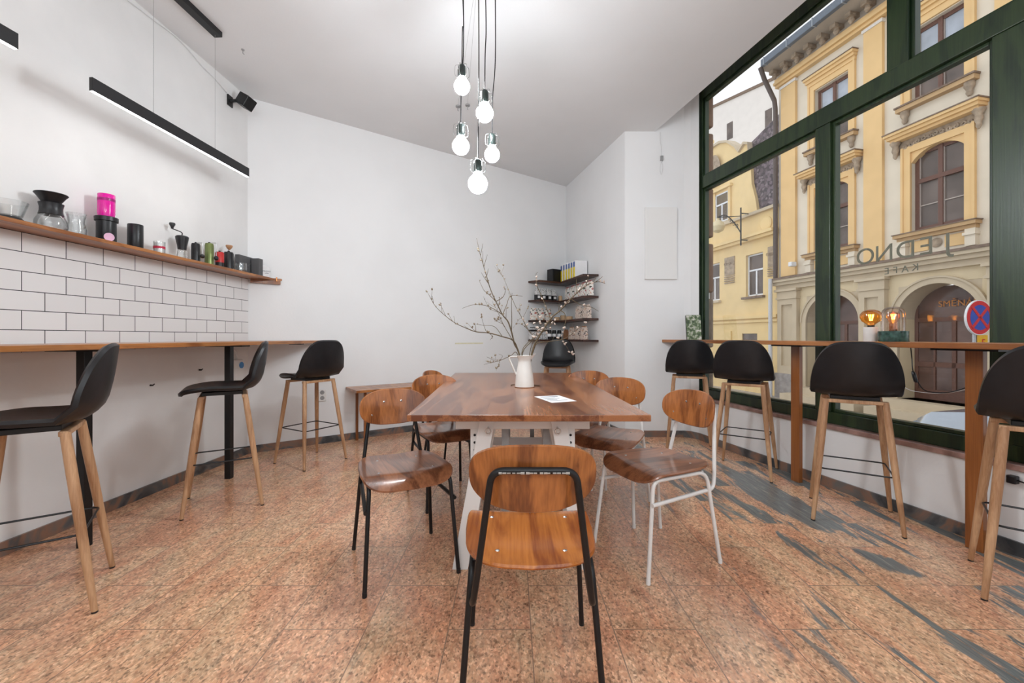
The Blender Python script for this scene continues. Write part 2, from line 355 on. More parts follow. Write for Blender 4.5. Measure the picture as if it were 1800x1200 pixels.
M_wmarble = plain('white_marble', (.78,.77,.75), .3, var=.08, scale=12)
# ------------------------------------------------------------ room plan (x right, y away from camera)
def lw(d, off=0): return Vector((-2.596+.0378*d+off, d))
C1 = Vector((-2.4494, 3.9)); C2 = Vector((.80, 6.22)); C3 = Vector((1.22, 4.55))
def rw(d, a=2.963): return Vector((a-.223*d, d))
R4 = rw(4.55); REAR = -2.6
poly = [lw(REAR), C1, C2, C3, Vector((R4.x-.09,4.55)), Vector((R4.x-.025,4.525)), rw(4.44), rw(REAR)]
struct(MB().prism([(p.x*1.0, p.y) for p in [lw(REAR,-.2), C1+Vector((-.2,.1)), C2+Vector((0,.3)), C2+Vector((.3,.1)), Vector((2.2,4.8)), rw(4.8,3.2), rw(REAR,3.2)]], -.2, 0), 'floor', M_floor)
def wallseg(name, p, q, z0, z1, th, mat, side=1, mb=None):
    d = (q-p).normalized(); n = Vector((-d.y, d.x))*side*th
    m = mb or MB(); m.prism([p, q, q+n, p+n], z0, z1)
    return m if mb else struct(m, name, mat)
TOP = 3.84
wallseg('wall_left', lw(REAR), C1+(C1-lw(REAR)).normalized()*.15, 0, TOP, .2, M_wall_l)
wallseg('wall_back', C1, C2, 0, TOP, .2, M_wall); wallseg('wall_side', C2, C3, 0, TOP, .3, M_wall)
struct(MB().prism([C3, Vector((R4.x-.09,4.55)), Vector((R4.x-.025,4.525)), rw(4.44), W(2.90,3.985), W(3.04,3.985), W(3.04,4.6), Vector((1.4,4.95))], 0, TOP), 'wall_column', M_wall)
# ceiling: low slab ending short of the window wall, higher strip beyond it
cp = [lw(REAR,-.1), C1+Vector((-.1,.05)), C2+Vector((0,.1)), C3+Vector((.1,.1)), Vector((2.56-.223*4.6, 4.6)), rw(REAR,2.56)]
cm = MB().prism([(p.x,p.y) for p in cp], 3.3, TOP); cm.prism([(p.x,p.y) for p in [rw(REAR,2.5), rw(4.7,2.5), rw(4.7,3.4), rw(REAR,3.4)]], TOP, TOP+.1)
struct(cm, 'ceiling', M_ceil)
# low wall under the window, lintel above, rear wall with big glazed opening added for daylight
sA, sB = -3.4, 3.98
def lbox(n0, n1, s0, s1, z0, z1, mb=None):
    mb = mb or MB(); mb.hexa([W(n0,s0,z0),W(n1,s0,z0),W(n1,s1,z0),W(n0,s1,z0),W(n0,s0,z1),W(n1,s0,z1),W(n1,s1,z1),W(n0,s1,z1)]); return mb
NW = 2.963*CN
struct(lbox(NW, NW+.38, sA, 3.93, -1.0, .42), 'wall_right', M_wall)
struct(lbox(NW-.02, NW+.40, sA, 3.93, .42, .452), 'trim_1', M_sill, bevel=.004)
struct(lbox(NW+.02, NW+.13, sA, 3.98, 3.70, TOP), 'trim_2', M_wall)
m = MB(); x0, x1 = lw(REAR).x, rw(REAR).x
for a in [(x0,-2.0,0,TOP),(2.9,x1,0,TOP),(-2.0,2.9,0,.35),(-2.0,2.9,3.15,TOP)]: m.box(a[0],a[1],REAR-.2,REAR,a[2],a[3])
struct(m, 'wall_rear', M_wall)
w2 = thing('window_added_rear', None, None, (.45,REAR-.1,.35), kind='structure'); m = MB()  # unseen rear glazing, put in to bring daylight into the room
for x in (-2.45,-1.25,0,1.2,2.37): m.box(x,x+.08,-.04,.04,0,2.8)
m.box(-2.45,2.45,-.045,.045,0,.1).box(-2.45,2.45,-.045,.045,2.7,2.8); m.build('frame', M_green, w2)
MB().box(-2.42,2.42,-.004,.004,.05,2.75).build('glass_pane', M_glass, w2)
# baseboards
for nm, p, q in (('baseboard_left', lw(REAR), C1), ('baseboard_back', C1, C2), ('baseboard_side', C2, C3), ('baseboard_column', C3, Vector((R4.x-.09,4.55))), ('baseboard_right', rw(4.44), rw(REAR))):
    wallseg(nm, p, q, 0, .07, .013, M_base, side=-1)
struct(MB().prism([Vector((R4.x-.09,4.55)),Vector((R4.x-.025,4.525)),rw(4.44),rw(4.43)+Vector((-.013,0)),Vector((R4.x-.04,4.512)),Vector((R4.x-.095,4.537))],0,.07),'baseboard_corner',M_base)
# left wall: tiles, thin ledge
n = Vector((1,-.0378)).normalized()
def lwbox(d0, d1, o0, o1, z0, z1, mb=None):
    mb = mb or MB(); P = [lw(d0)+n*o0, lw(d0)+n*o1, lw(d1)+n*o1, lw(d1)+n*o0]
    mb.prism([(p.x,p.y) for p in P], z0, z1); return mb
struct(lwbox(REAR, 3.895, 0, .008, 1.0, 1.617), 'trim_3', M_tile)
struct(lwbox(REAR, 3.89, 0, .012, .951, 1.0), 'trim_4', M_wall_l)
# window_1: green timber frame with its members
win = thing('window_1', None, None, W(2.928, 0, .452), PHI, kind='structure')
D = .075
def fm(name, s0, s1, z0, z1, x0=0, x1=D, steps=True):            # a frame member with a stepped moulding on both sides
    m = MB().box(x0, x1, s0, s1, z0-.452, z1-.452)
    return m.build(name, M_green, win, bevel=.004)
def sash(s0, s1, z0, z1):                                        # inner stepped moulding round a pane and the pane itself
    m = MB(); zz0, zz1 = z0-.452, z1-.452; t = .022
    for a,b,c,d_ in ((s0,s0+t,zz0,zz1),(s1-t,s1,zz0,zz1),(s0+t,s1-t,zz0,zz0+t),(s0+t,s1-t,zz1-t,zz1)): m.box(.016,D-.01,a,b,c,d_)
    m.build('sash_moulding', M_green, win, bevel=.004)
    MB().box(.045,.050,s0+t-.005,s1-t+.005,zz0+t-.005,zz1-t+.005).build('glass_pane', M_glass, win)
fm('bottom_rail', sA, sB, .452, .535); fm('top_rail', sA, sB, 3.59, 3.70); fm('side_post', 3.90, sB, .535, 3.59)
fm('transom', sA, 3.90, 2.642, 2.768, -.012)
low = [(2.485,2.60),(1.47,1.60),(.20,.33),(-1.2,-1.07),(-2.5,-2.37)]
e = 3.90
for a, b in low:
    fm('mullion', a, b, .535, 2.642, -.006); sash(b, e, .535, 2.642); e = a
sash(sA, e, .535, 2.642)
e = 3.90
for a, b in [(1.985,2.10),(.20,.33),(-1.5,-1.37)]:
    fm('mullion', a, b, 2.768, 3.59, -.006); sash(b, e, 2.768, 3.59); e = a
sash(sA, e, 2.768, 3.59)
# lettering on the glass, readable from the street
M_let = plain('window_lettering', (.16,.165,.12), .5)
ls = thing('shop_window_lettering', 'grey lettering JEDNO KAFE stuck on the window glass, mirrored from inside', 'lettering', W(2.981,1.9,1.5), PHI)
def letter(ch, px, py, size, dz=0):
    s, d = sl(px, 3.05); z = H-(py-HY)/F*d
    M = Matrix.Translation((0, s-1.9, z-1.5)) @ Matrix(((0,0,1,0),(1,0,0,0),(0,1,0,0),(0,0,0,1)))
    text('letter', ch, size, M_let, M, ls, .0012)
for ch, px, py in (('J',1665,427),('E',1628,433),('D',1591,440),('N',1553,446),('O',1520,452)): letter(ch, px, py, .155)
for ch, px, py in (('K',1608,470),('A',1590,473),('F',1573,475),('E',1558,477)): letter(ch, px, py, .06)
# ------------------------------------------------------------ furniture: right window bar
def rbar():
    t = thing('window_bar', 'long reddish wooden bar top running along the shop window on two wooden posts', 'bar counter', W(2.76,1.5,0), PHI)
    def L(n0,n1,s0,s1,z0,z1): return MB().box(n0-2.76,n1-2.76,s0-1.5,s1-1.5,z0,z1)
    nf = 2.63*CN
    s1 = -SN*2.63+4.545/CN
    MB().prism([(nf-2.76,-2.6-1.5),(2.875-2.76,-2.6-1.5),(2.875-2.76,s1-.055-1.5),(nf-2.76,s1-1.5-.005)],1.022,1.052).build('bar_top', M_tedge, t, bevel=.003)
    for d in (3.11, 2.098, .35):
        s = -SN*2.815+d/CN; nn = 2.815*CN
        L(nn,nn+.032,s,s+.072,0,1.012).build('post', M_post, t, bevel=.003)
        L(nn-.08,nn+.10,s-.10,s+.17,1.010,1.022).build('mounting_plate', M_black, t)
rbar()
# left bar
def lbar():
    t = thing('wall_bar', 'long wooden bar top fixed along the tiled wall on black steel posts', 'bar counter', (-2.2,2.5,0))
    def Q(p, z): return (p[0]+2.2, p[1]-2.5, z)
    fr = [(lw(d).x+.498*1.0, d) for d in (REAR+.1, 4.25)]
    pts = [lw(REAR+.1,.015), Vector((fr[0][0], fr[0][1])), Vector((-1.937, 4.245)), Vector((C1.x+.03, C1.y+.005)), Vector((C1.x+.012,C1.y-.02))]
    MB().prism([(p.x+2.2,p.y-2.5) for p in pts], 1.018, 1.045).build('bar_top', M_tedge, t, bevel=.003)
    for d in (.6, 2.17, 3.22):
        c = lw(d,.31)
        MB().box(c.x-.022+2.2, c.x+.022+2.2, d-.022-2.5, d+.022-2.5, 0, 1.01).build('post', M_black, t, bevel=.003)
        MB().box(c.x-.15+2.2, c.x+.13+2.2, d-.05-2.5, d+.05-2.5, 1.006, 1.018).build('mounting_plate', M_black, t)
    MB().box(-2.12+2.2,-2.0+2.2,4.0-2.5,4.05-2.5,1.008,1.018).build('mounting_plate', M_black, t)
lbar()
# ------------------------------------------------------------ bar stools
def interp(tab, t):                                              # smooth curve through (t, (value,)) knots
    X = [q[0] for q in tab]; Y = [q[1][0] for q in tab]; n_ = len(X)
    t = max(X[0], min(X[-1], t))
    m_ = [(Y[min(i+1,n_-1)]-Y[max(i-1,0)])/(X[min(i+1,n_-1)]-X[max(i-1,0)]) for i in range(n_)]
    for i in range(n_-1):
        if t <= X[i+1]:
            h = X[i+1]-X[i]; k = (t-X[i])/h
            return [Y[i]*(2*k**3-3*k*k+1)+m_[i]*h*(k**3-2*k*k+k)+Y[i+1]*(3*k*k-2*k**3)+m_[i+1]*h*(k**3-k*k)]
    return [Y[-1]]
prof = smoothpath([(0,.225,.722),(0,.19,.744),(0,.08,.752),(0,-.06,.745),(0,-.145,.755),(0,-.195,.80),(0,-.215,.87),(0,-.228,.95),(0,-.238,1.045)], 8)
_cum = [0]
for a, b in zip(prof, prof[1:]): _cum.append(_cum[-1]+(b-a).length)
def along(t):
    q = max(0, min(1, t))*_cum[-1]
    for i in range(len(_cum)-1):
        if q <= _cum[i+1]:
            k = (q-_cum[i])/(_cum[i+1]-_cum[i]+1e-9); return prof[i].lerp(prof[i+1], k)
    return prof[-1]
def shell(a, b):                                                 # b: -1 front .. 1 top of the back, a: -1..1 across
    t = (b+1)/2; p = along(t)
    if t < 0: p = prof[0]+(prof[1]-prof[0])*0
    wd = interp([(0,(.19,)),(.3,(.200,)),(.5,(.205,)),(.62,(.206,)),(.80,(.196,)),(1,(.165,))], t)[0]
    lift = interp([(0,(.002,)),(.3,(.014,)),(.5,(.012,)),(.7,(-.004,)),(1,(-.004,))], t)[0]
    fwd = interp([(0,(0,)),(.3,(.0,)),(.5,(.018,)),(.68,(.055,)),(.85,(.052,)),(1,(.03,))], t)[0]
    over = (b-math.copysign(1,b)) if abs(b) > 1 else 0
    return (a*wd, p.y+fwd*a*a - (over*.2 if b < -1 else 0), p.z+lift*a*a + (over*.3 if b > 1 else 0))
def make_stool():
    t = thing('bar_stool', 'x', 'bar stool', group='black shell bar stools with beech legs')
    MB().slab(shell, .027, p=4.6, nr=16, nt=80).build('seat_shell', M_leather, t, smooth=True)
    m = MB().box(-.115,.115,-.10,.115,.712,.734); m.build('seat_plate', M_black, t, bevel=.003)
    m = MB().box(-.15,.15,-.125,-.095,.692,.713).box(-.15,.15,.10,.13,.692,.713); m.build('wooden_bearer', M_beech, t, bevel=.004)
    for sx in (-1,1):
        for sy in (-1,1):
            top = Vector((sx*.135, sy*.115+.002, .705)); bot = Vector((sx*.2, sy*.205, .006))
            pts = [top.lerp(bot, k/6) for k in range(7)]
            o = MB().tube(pts, [.0165,.0175,.0175,.0165,.015,.013,.0105], 14).build('leg', M_beech, t, smooth=True)
            MB().lathe([(.0105,0),(.0108,.007)], (bot.x,bot.y,0), 12).build('foot_cap', M_blackp, o)
    z = .305; k = .405/.7; lx = .135+.065*(1-z/.705); ly = .115+.09*(1-z/.705)
    c = fillet([(0,-ly,z),(lx-.005,-ly,z),(lx-.005,ly,z),(-lx+.005,ly,z),(-lx+.005,-ly,z),(0,-ly,z)], .03)
    MB().tube(c, .0045, 8).build('footrest', M_black, t, smooth=True)
    return t
st = make_stool(); snap_kids(st)
stools = [((-1.92,1.69),(-.805,-.592),'large black bar stool at the tiled wall bar, cut off by the left edge'),
 ((-1.885,2.76),(-.838,-.545),'black bar stool seen from the side, beside the wall bar second black post'),
 ((-1.749,3.664),(-.86,.5),'black bar stool at the far end of the tiled wall bar, near the socket'),
 ((1.70,4.04),(.36,.93),'black leather bar stool farthest along the window bar, in the corner beside the white column'),
 ((1.886,3.405),(.60,.80),'black leather bar stool at the window bar just in front of the first wooden post'),
 ((2.056,2.541),(.56,.83),'black leather bar stool in the middle of the window bar, below the two small lamps'),
 ((2.225,1.746),(.67,.74),'large black bar stool at the window bar, cut off by the right edge'),
 ((.575,5.32),(-.22,-.975),'black leather bar stool standing alone under the corner shelves behind the long table')]
for i, (p, f, lab) in enumerate(stools):
    o = st if i == 0 else copy_tree(st)
    o.location = (p[0], p[1], 0); o.rotation_euler = (0,0,math.atan2(-f[0], f[1])); o['label'] = lab
# ------------------------------------------------------------ chairs
def make_chair(fmat, seatm, backm, worn=False):
    t = thing('dining_chair', 'x', 'chair', group='bentwood chairs round the long table')
    def seat(a, b):
        y = b*.212-.012; w_ = .200+.012*b - (.02 if b < 0 else 0)*b*b
        z = .452-.012*math.cos(a*1.4)*(1-.5*b) - (.045*max(0,b-.55)**2/.2) + .02*max(0,-b-.6)
        return (a*w_, y, z+.012)
    MB().slab(seat, .012, p=4.8, nr=9, nt=48).build('seat', seatm, t, smooth=True)
    def back(a, b):
        z = .708+.09*b; return (a*(.171+.004*b), -.262+.05*a*a-.14*(z-.70)*1.0, z)
    MB().slab(lambda a,b: back(-a,b), .011, p=2.55, nr=9, nt=48).build('backrest', backm, t, smooth=True)
    r = .0092
    # backrest hoop: up one side, across behind the back, down, forward under the seat to the front legs
    def hoop(sx): return [(sx*.197,.185,.335),(sx*.165,-.215,.345),(sx*.155,-.235,.40),(sx*.108,-.288,.738)]
    path = fillet([Vector(q) for q in hoop(-1)], .05, 6) + []
    a = [Vector(q) for q in hoop(-1)]; b = [Vector(q) for q in hoop(1)][::-1]
    mid = [Vector((-.05,-.298,.738)), Vector((.05,-.298,.738))]
    full = fillet(a[:3]+[a[3]]+b[0:1]+b[1:], .035, 7)
    bh = MB().tube(full, r, 12).build('back_frame', fmat, t, smooth=True)
    if worn:
        for k in range(16):
            x = -.085+k*.0113+random.uniform(-.003,.003); MB().tube([(x-.004,-.2975,.7345),(x+.004+random.random()*.003,-.2975,.7345)], .0015+random.random()*.002, 6).build('paint_chip', M_chip, bh)
    for sx in (-1,1):
        f = [(sx*.205,.215,.006),(sx*.180,.165,.435),(sx*.170,-.165,.435),(sx*.200,-.222,.006)]
        lf = fillet([f[0],f[1],Vector(f[1]).lerp(Vector(f[2]),.5)], .04, 6); lb = fillet([Vector(f[1]).lerp(Vector(f[2]),.5),f[2],f[3]], .06, 6)
        for q in (lf, lb):
            o = MB().tube(q, r, 12).build('leg', fmat, t, smooth=True)
        for p in (f[0], f[3]): MB().lathe([(.0096,0),(.0102,.004),(.0096,.02)], (p[0],p[1],0), 12).build('foot_cap', M_blackp if fmat is M_black else M_white, t)
    # crossbars carrying the seat
    MB().tube([(-.176,.11,.435),(.176,.11,.435)], .008, 8).tube([(-.17,-.14,.435),(.17,-.14,.435)], .008, 8).build('seat_bearer', fmat, t, smooth=True)
    for x, b in ((-.10,-.6),(.10,-.6),(-.115,.42),(.115,.42)):
        s = seat(x/.188, b); MB().lathe([(.0075,0),(.0068,.0025),(.003,.0038)], (s[0],s[1],s[2]+.0045), 12).build('rivet', M_steel, t)
    for x, z in ((-.045,.735),(.045,.735),(-.112,.672),(.112,.672)):
        y = back(x/.178,(z-.708)/.09)[1]
        o = MB().lathe([(.006,0),(.0055,.002),(.0025,.003)], (0,0,0), 12).xf(Matrix.Translation((x,y+.0055,z)) @ Matrix.Rotation(-PI/2,4,'X')).build('rivet', M_steel, t)
    return t
cb = make_chair(M_black, M_plys, M_ply); snap_kids(cb)
cf = make_chair(M_black, M_plyo, M_ply, True)
cw = make_chair(M_whitem, M_plys, M_ply); snap_kids(cw)
def place(o, p, f, lab): o.location = (p[0],p[1],0); o.rotation_euler = (0,0,math.atan2(-f[0],f[1])); o['label'] = lab
place(cf, (.056,1.365), (0,1), 'orange-brown bentwood chair in the foreground seen from behind, chipped black tube frame')
place(cb, (-.525,2.03), (.449,-.893), 'brown bentwood chair with black frame nearest the camera on the left side of the table')
place(copy_tree(cb), (-.45,2.87), (.5,-.87), 'brown bentwood chair with black frame in the middle of the left side of the table')
place(copy_tree(cb), (-.44,3.43), (.95,-.30), 'brown bentwood chair farthest back on the left side, only its back top showing')
place(cw, (.7125,2.11), (-.92,-.39), 'brown bentwood chair with white frame pulled out nearest the camera on the right side')
place(copy_tree(cw), (.62,2.67), (-.5,-.866), 'brown bentwood chair with white frame in the middle of the right side of the table')
place(copy_tree(cw), (.545,3.24), (-.35,-.93), 'brown bentwood chair with white frame farthest back on the right side of the table')
# ------------------------------------------------------------ long table
def table():
    t = thing('communal_table', 'long reddish brown wooden table on white trestles in the middle of the room', 'table', (.05,2.83,0))
    c = [(-.445,1.78),(.589,1.78),(.540,3.88),(-.524,3.88)]
    MB().prism([(x-.05,y-2.83) for x,y in c], .722, .75).build('tabletop', M_table, t, bevel=.003)
    for d, fl in ((1.975,0),(3.45,1)):
        tr = None; y = d-2.83; ox = -.05+(.04 if not fl else 0)
        tr = MB().box(-.315,.315,y,y+.035,.648,.722).build('trestle_beam', M_white, t, bevel=.002)
        for sx in (-1,1):
            x0, x1 = sx*.128, sx*.20; b0, b1 = sx*.255, sx*.328
            lo, hi = sorted((x0,x1)), sorted((b0,b1))
            MB().hexa([(hi[0],y-.022,0),(hi[1],y-.022,0),(hi[1],y,0),(hi[0],y,0),(lo[0],y-.022,.70),(lo[1],y-.022,.70),(lo[1],y,.70),(lo[0],y,.70)]).build('leg', M_white, t, bevel=.002)
            MB().hexa([(hi[0],y+.40,0),(hi[1],y+.40,0),(hi[1],y+.42,0),(hi[0],y+.42,0),(lo[0],y+.035,.64),(lo[1],y+.035,.64),(lo[1],y+.057,.64),(lo[0],y+.057,.64)]).build('leg', M_white, t, bevel=.002)
            xr = sorted((sx*.19, sx*.245)); ro = MB().box(xr[0],xr[1],y+.001,y+.03,.50,.648).build('height_rail', M_white, t)
            for z in (.62,.585,.55): MB().lathe([(.006,0),(.006,.001)],(0,0,0),12).xf(Matrix.Translation((sx*.225,y+.0005,z)) @ Matrix.Rotation(PI/2,4,'X')).build('hole', M_black, ro)
            pin = [(sx*.16,y-.05,.66),(sx*.16,y-.022,.66)]
            MB().tube(pin,.005,8).tube([(sx*.16+.012*math.cos(q*PI/6),y-.05,.66+.012*math.sin(q*PI/6)-.012) for q in range(12)],.003,6,True).build('pin', M_steel, t, smooth=True)
        MB().box(-.27,.27,y-.016,y-.004,.20,.26).build('stretcher', M_white, t)
        MB().box(-.10,-.065,y+.06,y+.075,.10,.66).box(.10,.135,y+.06,y+.075,.10,.66).build('brace', M_grey, t)
table()
# low side bench along the back wall
u = (C2-C1).normalized(); nb = Vector((u.y,-u.x))
def bench():
    p0 = C1+u*((-1.744-C1.x)/u.x)+nb*.015; ang = math.atan2(u.y,u.x)
    t = thing('wall_bench', 'low narrow wooden bench table with slatted top against the back wall', 'bench', (p0.x,p0.y,0), ang)
    for k in range(3): MB().box(0,1.0,-.045-.135*k-.085,-.135*k,.535,.56).build('top_board', M_tedge, t, bevel=.002) if k else MB().box(0,1.0,-.13,0,.535,.56).build('top_board', M_tedge, t, bevel=.002)
    for x in (.10,.90):
        for y in (-.05,-.34): MB().box(x-.012,x+.012,y-.012,y+.012,0,.535).build('leg', M_post, t)
bench()
# ------------------------------------------------------------ table dressing
P = at(922,680,2.775); P.z = .75
pt = thing('enamel_pitcher', 'cream white enamel pitcher holding bare branches on the long table', 'pitcher', P)
MB().lathe([(.058,0),(.064,.004),(.063,.02),(.058,.07),(.050,.12),(.043,.165),(.042,.18),(.049,.198),(.053,.208),(.051,.209),(.046,.198),(.039,.178),(.040,.16),(.052,.07),(.056,.01),(.0,.008)], seg=36).build('body', M_enamel, pt, smooth=True)
MB().tube([(.064*math.cos(k*PI/16),.064*math.sin(k*PI/16),.003) for k in range(32)], .002, 6, True).build('base_rim', plain('rusty_rim', (.32,.16,.09), .6), pt)
MB().add([(.035,-.028,.20),(.035,.028,.20),(.075,0,.222),(.04,0,.172)], [(0,1,2),(0,2,3),(1,3,2),(0,3,1)]).build('spout', M_enamel, pt)
MB().tube(smoothpath([(-.045,0,.198),(-.075,0,.200),(-.10,0,.192),(-.085,0,.15),(-.068,0,.11),(-.054,0,.082)]), .006, 8).build('handle', M_enamel, pt, smooth=True)
def cp_(x, y): return (720+x/4.286, 420+y/4.286)
bud = MB().lathe([(.0,0),(.0035,.002),(.0042,.006),(.0028,.011),(.0,.0135)], seg=8)
bmesh_ = None
bud_src = {}
def branch(lab, main, twigs, dd=0.0, r0=.006, bl=False, nb_=9, start=None):
    D0 = 2.775
    def pts(ps, d0, d1):
        out = []
        for i, q in enumerate(ps):
            k = i/(len(ps)-1); out.append(at(q[0], q[1], d0+(d1-d0)*k))
        return out
    mp = pts(main, D0, D0+dd); root = P+Vector((random.uniform(-.012,.018),random.uniform(-.02,.02),.04))
    path = smoothpath([root]+mp, 5); nn = len(path)
    mb = MB().tube(path, [r0*(1-.78*i/(nn-1)) for i in range(nn)], 7); spots_ = path[nn//2:]
    for tw in twigs:
        i0 = tw[0]; k = i0/(len(main)-1); q = [main[i0]]+list(tw[1:])
        tp = smoothpath(pts(q, D0+dd*k, D0+dd*k+random.uniform(-.06,.06)), 4)
        mb.tube(tp, [r0*.42*(1-.6*i/(len(tp)-1)) for i in range(len(tp))], 6); spots_ += tp[2:]
    for k in range(4+len(main)//2):                              # short side shoots
        i = random.randrange(int(nn*.45), nn-2); d_ = (path[i+1]-path[i]).normalized()
        v = (d_+Vector((random.uniform(-1,1),random.uniform(-.7,.7),random.uniform(-.3,1))).normalized()*.9).normalized(); L = random.uniform(.03,.085)
        tp = [path[i], path[i]+v*L*.5+Vector((0,0,.004)), path[i]+v*L+Vector((0,0,.014))]; mb.tube(tp, [r0*.3,r0*.24,r0*.16], 5); spots_ += tp[1:]*2
    o = mb.build('branch', M_bark, None, smooth=True); tag(o, lab, 'branch', 'bare branches in the pitcher')
    key = bl
    for k in range(min(nb_+5+2*len(twigs), 26)):
        p = random.choice(spots_)
        if key not in bud_src:
            b = MB().add(bud.v, bud.f).build('bud', M_budl if bl else M_bud, o, smooth=True); bud_src[key] = b
        else: b = bud_src[key].copy(); COL.objects.link(b); b.parent = o
        b.location = p; s = random.uniform(.8,1.5)*(1.3 if bl else 1); b.scale = (s,s,s)
        b.rotation_euler = (random.uniform(-1.3,1.3), random.uniform(-1.3,1.3), random.uniform(0,6))
C = cp_
branch('tallest bare branch in the pitcher, pointing up and left', [C(820,850),C(790,790),C(768,700),C(740,620),C(700,570),C(650,470),C(610,380),C(580,280),C(545,160),C(520,75)],
  [(5,C(600,420),C(560,385),C(527,318)),(4,C(640,530),C(570,500),C(480,495),C(395,522)),(2,C(770,600),C(768,480),C(772,405)),(4,C(730,500),C(760,430),C(850,430)),(5,C(700,440),C(722,390),C(712,365))], -.1, .0065)
branch('longest bare branch in the pitcher, sweeping low to the left and curving up', [C(820,850),C(780,765),C(700,735),C(600,708),C(500,698),C(420,668),C(340,630),C(260,570),C(190,500),C(148,425)],
  [(4,C(495,650),C(480,632)),(3,C(575,690),C(550,620),C(540,570)),(2,C(640,660),C(560,650),C(500,640)),(3,C(625,735),C(605,760))], -.18, .005)
branch('thin bare branch in the pitcher rising straight through the middle', [C(825,855),C(765,745),C(705,640),C(665,550),C(640,500)], [(2,C(640,610),C(690,600),C(640,620)),(3,C(600,520),C(555,430))], .1, .0035)
branch('bare branch in the pitcher leaning back to the upper left, bare hooked tip', [C(850,860),C(930,750),C(890,680),C(850,600),C(800,510),C(765,430),C(720,320),C(690,260),C(660,225)],
  [(3,C(830,600),C(780,670)),(3,C(880,540),C(900,490)),(2,C(840,640),C(800,640))], .2, .0035)
branch('short bare branch in the pitcher drooping to the left just over the table', [C(810,862),C(760,880),C(680,915),C(620,930),C(560,945)], [(2,C(665,960),C(652,992)),(2,C(700,880),C(672,866))], -.15, .0032, nb_=5)
branch('thick yellowish branch in the pitcher sweeping up to the right across the corner shelves', [C(925,850),C(960,760),(968,560),(985,545),(1003,525),(1030,502),(1050,495),(1064,498)],
  [(2,(962,545),(952,520),(944,502),(942,484),(945,478)),(3,(993,552),(994,567),(987,580)),(4,(1020,535),(1040,540),(1052,547))], -.05, .0075, True)
branch('pale budded branch in the pitcher running low to the right past the stool', [C(930,850),(945,603),(966,600),(990,596),(1003,588),(1020,575),(1035,565)], [(3,(994,606),(1001,617),(1006,624)),(1,(935,590),(948,578),(958,570))], .08, .004, True, 8)
branch('slender bare branch in the pitcher crossing the others towards the shelves', [C(845,860),(930,600),(946,590),(960,578),(972,566),(985,556)], [(2,(935,585),(925,572),(918,560))], .15, .003, True, 6)
branch('small bare branch in the pitcher forking above the spout', [C(905,862),(935,606),(944,585),(950,572),(962,566)], [(2,(958,588),(975,580))], -.1, .003, True, 8)
lf = [at(939,697,1),at(982,695,1),at(1014,705,1),at(970,708,1)]
q = []
for px, py in ((939,697),(982,695),(1014,705),(970,708)): d = .33*F/(py-HY); q.append(((px-CX)/F*d, d))
card = thing('leaflet', 'white printed leaflet lying on the long table right of the pitcher', 'leaflet', (q[0][0],q[0][1],.75))
MB().prism([(a-q[0][0],b-q[0][1]) for a,b in q], .0004, .0014).build('sheet', M_paper, card)
qq = [Vector((a-q[0][0],b-q[0][1])) for a,b in q]
def cq(u_,v_): return (qq[0]*(1-u_)+qq[1]*u_)*(1-v_)+(qq[3]*(1-u_)+qq[2]*u_)*v_
for v0, u0, u1, hh in ((.12,.15,.85,.08),(.35,.1,.6,.03),(.45,.1,.7,.03),(.6,.1,.5,.05),(.75,.1,.8,.03)):
    MB().prism([cq(u0,v0),cq(u1,v0),cq(u1,v0+hh),cq(u0,v0+hh)],.0015,.0018).build('printed_line', M_ink, card)
a, b = at(893,676,2.9), at(953,675,2.9)
tag(MB().tube(smoothpath([(a.x+.02,2.86,.7535),(P.x-.06,2.90,.7535),(P.x+.02,2.89,.7535),(b.x-.02,2.83,.7535)]), .0025, 6).build('fallen_twig', M_bark, smooth=True), 'short dark twig lying behind the pitcher on the table', 'twig')
# ------------------------------------------------------------ lamps
def strip_lamp(d0, d1, canopy, lab):
    z1 = 2.436; dx = .062
    def X(d): return -2.19+dx*(d-2.196)
    t = thing('linear_pendant_lamp', lab, 'pendant lamp', (X(d0), d0, 2.36), group='long black linear pendants over the wall bar')
    Lc = d1-d0; ang = -math.atan(dx)
    R = Matrix.Rotation(ang, 4, 'Z')
    MB().box(-.018,.002,0,Lc,.006,.076).xf(R).build('housing', M_blackp, t, bevel=.0015)
    MB().box(-.0145,-.0015,.004,Lc-.004,.0035,.0075).xf(R).build('light_strip', M_strip, t)
    for k in (.30,.71):
        p = R @ Vector((-.008,Lc*k,.076)); MB().tube([p,(p.x,p.y,3.262-2.36)], .0011, 6).build('suspension_wire', M_grey, t)
    c0, c1 = R @ Vector((-.008,Lc*.12,0)), R @ Vector((-.008,Lc*.73,0))
    MB().box(-.03,.03,Lc*.10,Lc*.735,3.262-2.36,3.30-2.36).xf(Matrix.Translation((-.006+.0,0,0)) @ R).build('ceiling_canopy', M_black, t, bevel=.002)
strip_lamp(2.196, 3.39, 1, 'long black linear pendant lamp hanging before the tiled wall, fully in view')
strip_lamp(.69, 1.886, 1, 'black linear pendant lamp at the left edge of the photo, only its end in view')
strip_lamp(-.81, .39, 1, 'added black linear pendant lamp over the wall bar behind the camera, unseen fill light')  # extra pendant out of view, added for more light
M_hold = plain('dark_lampholder', (.035,.045,.042), .3, .6)
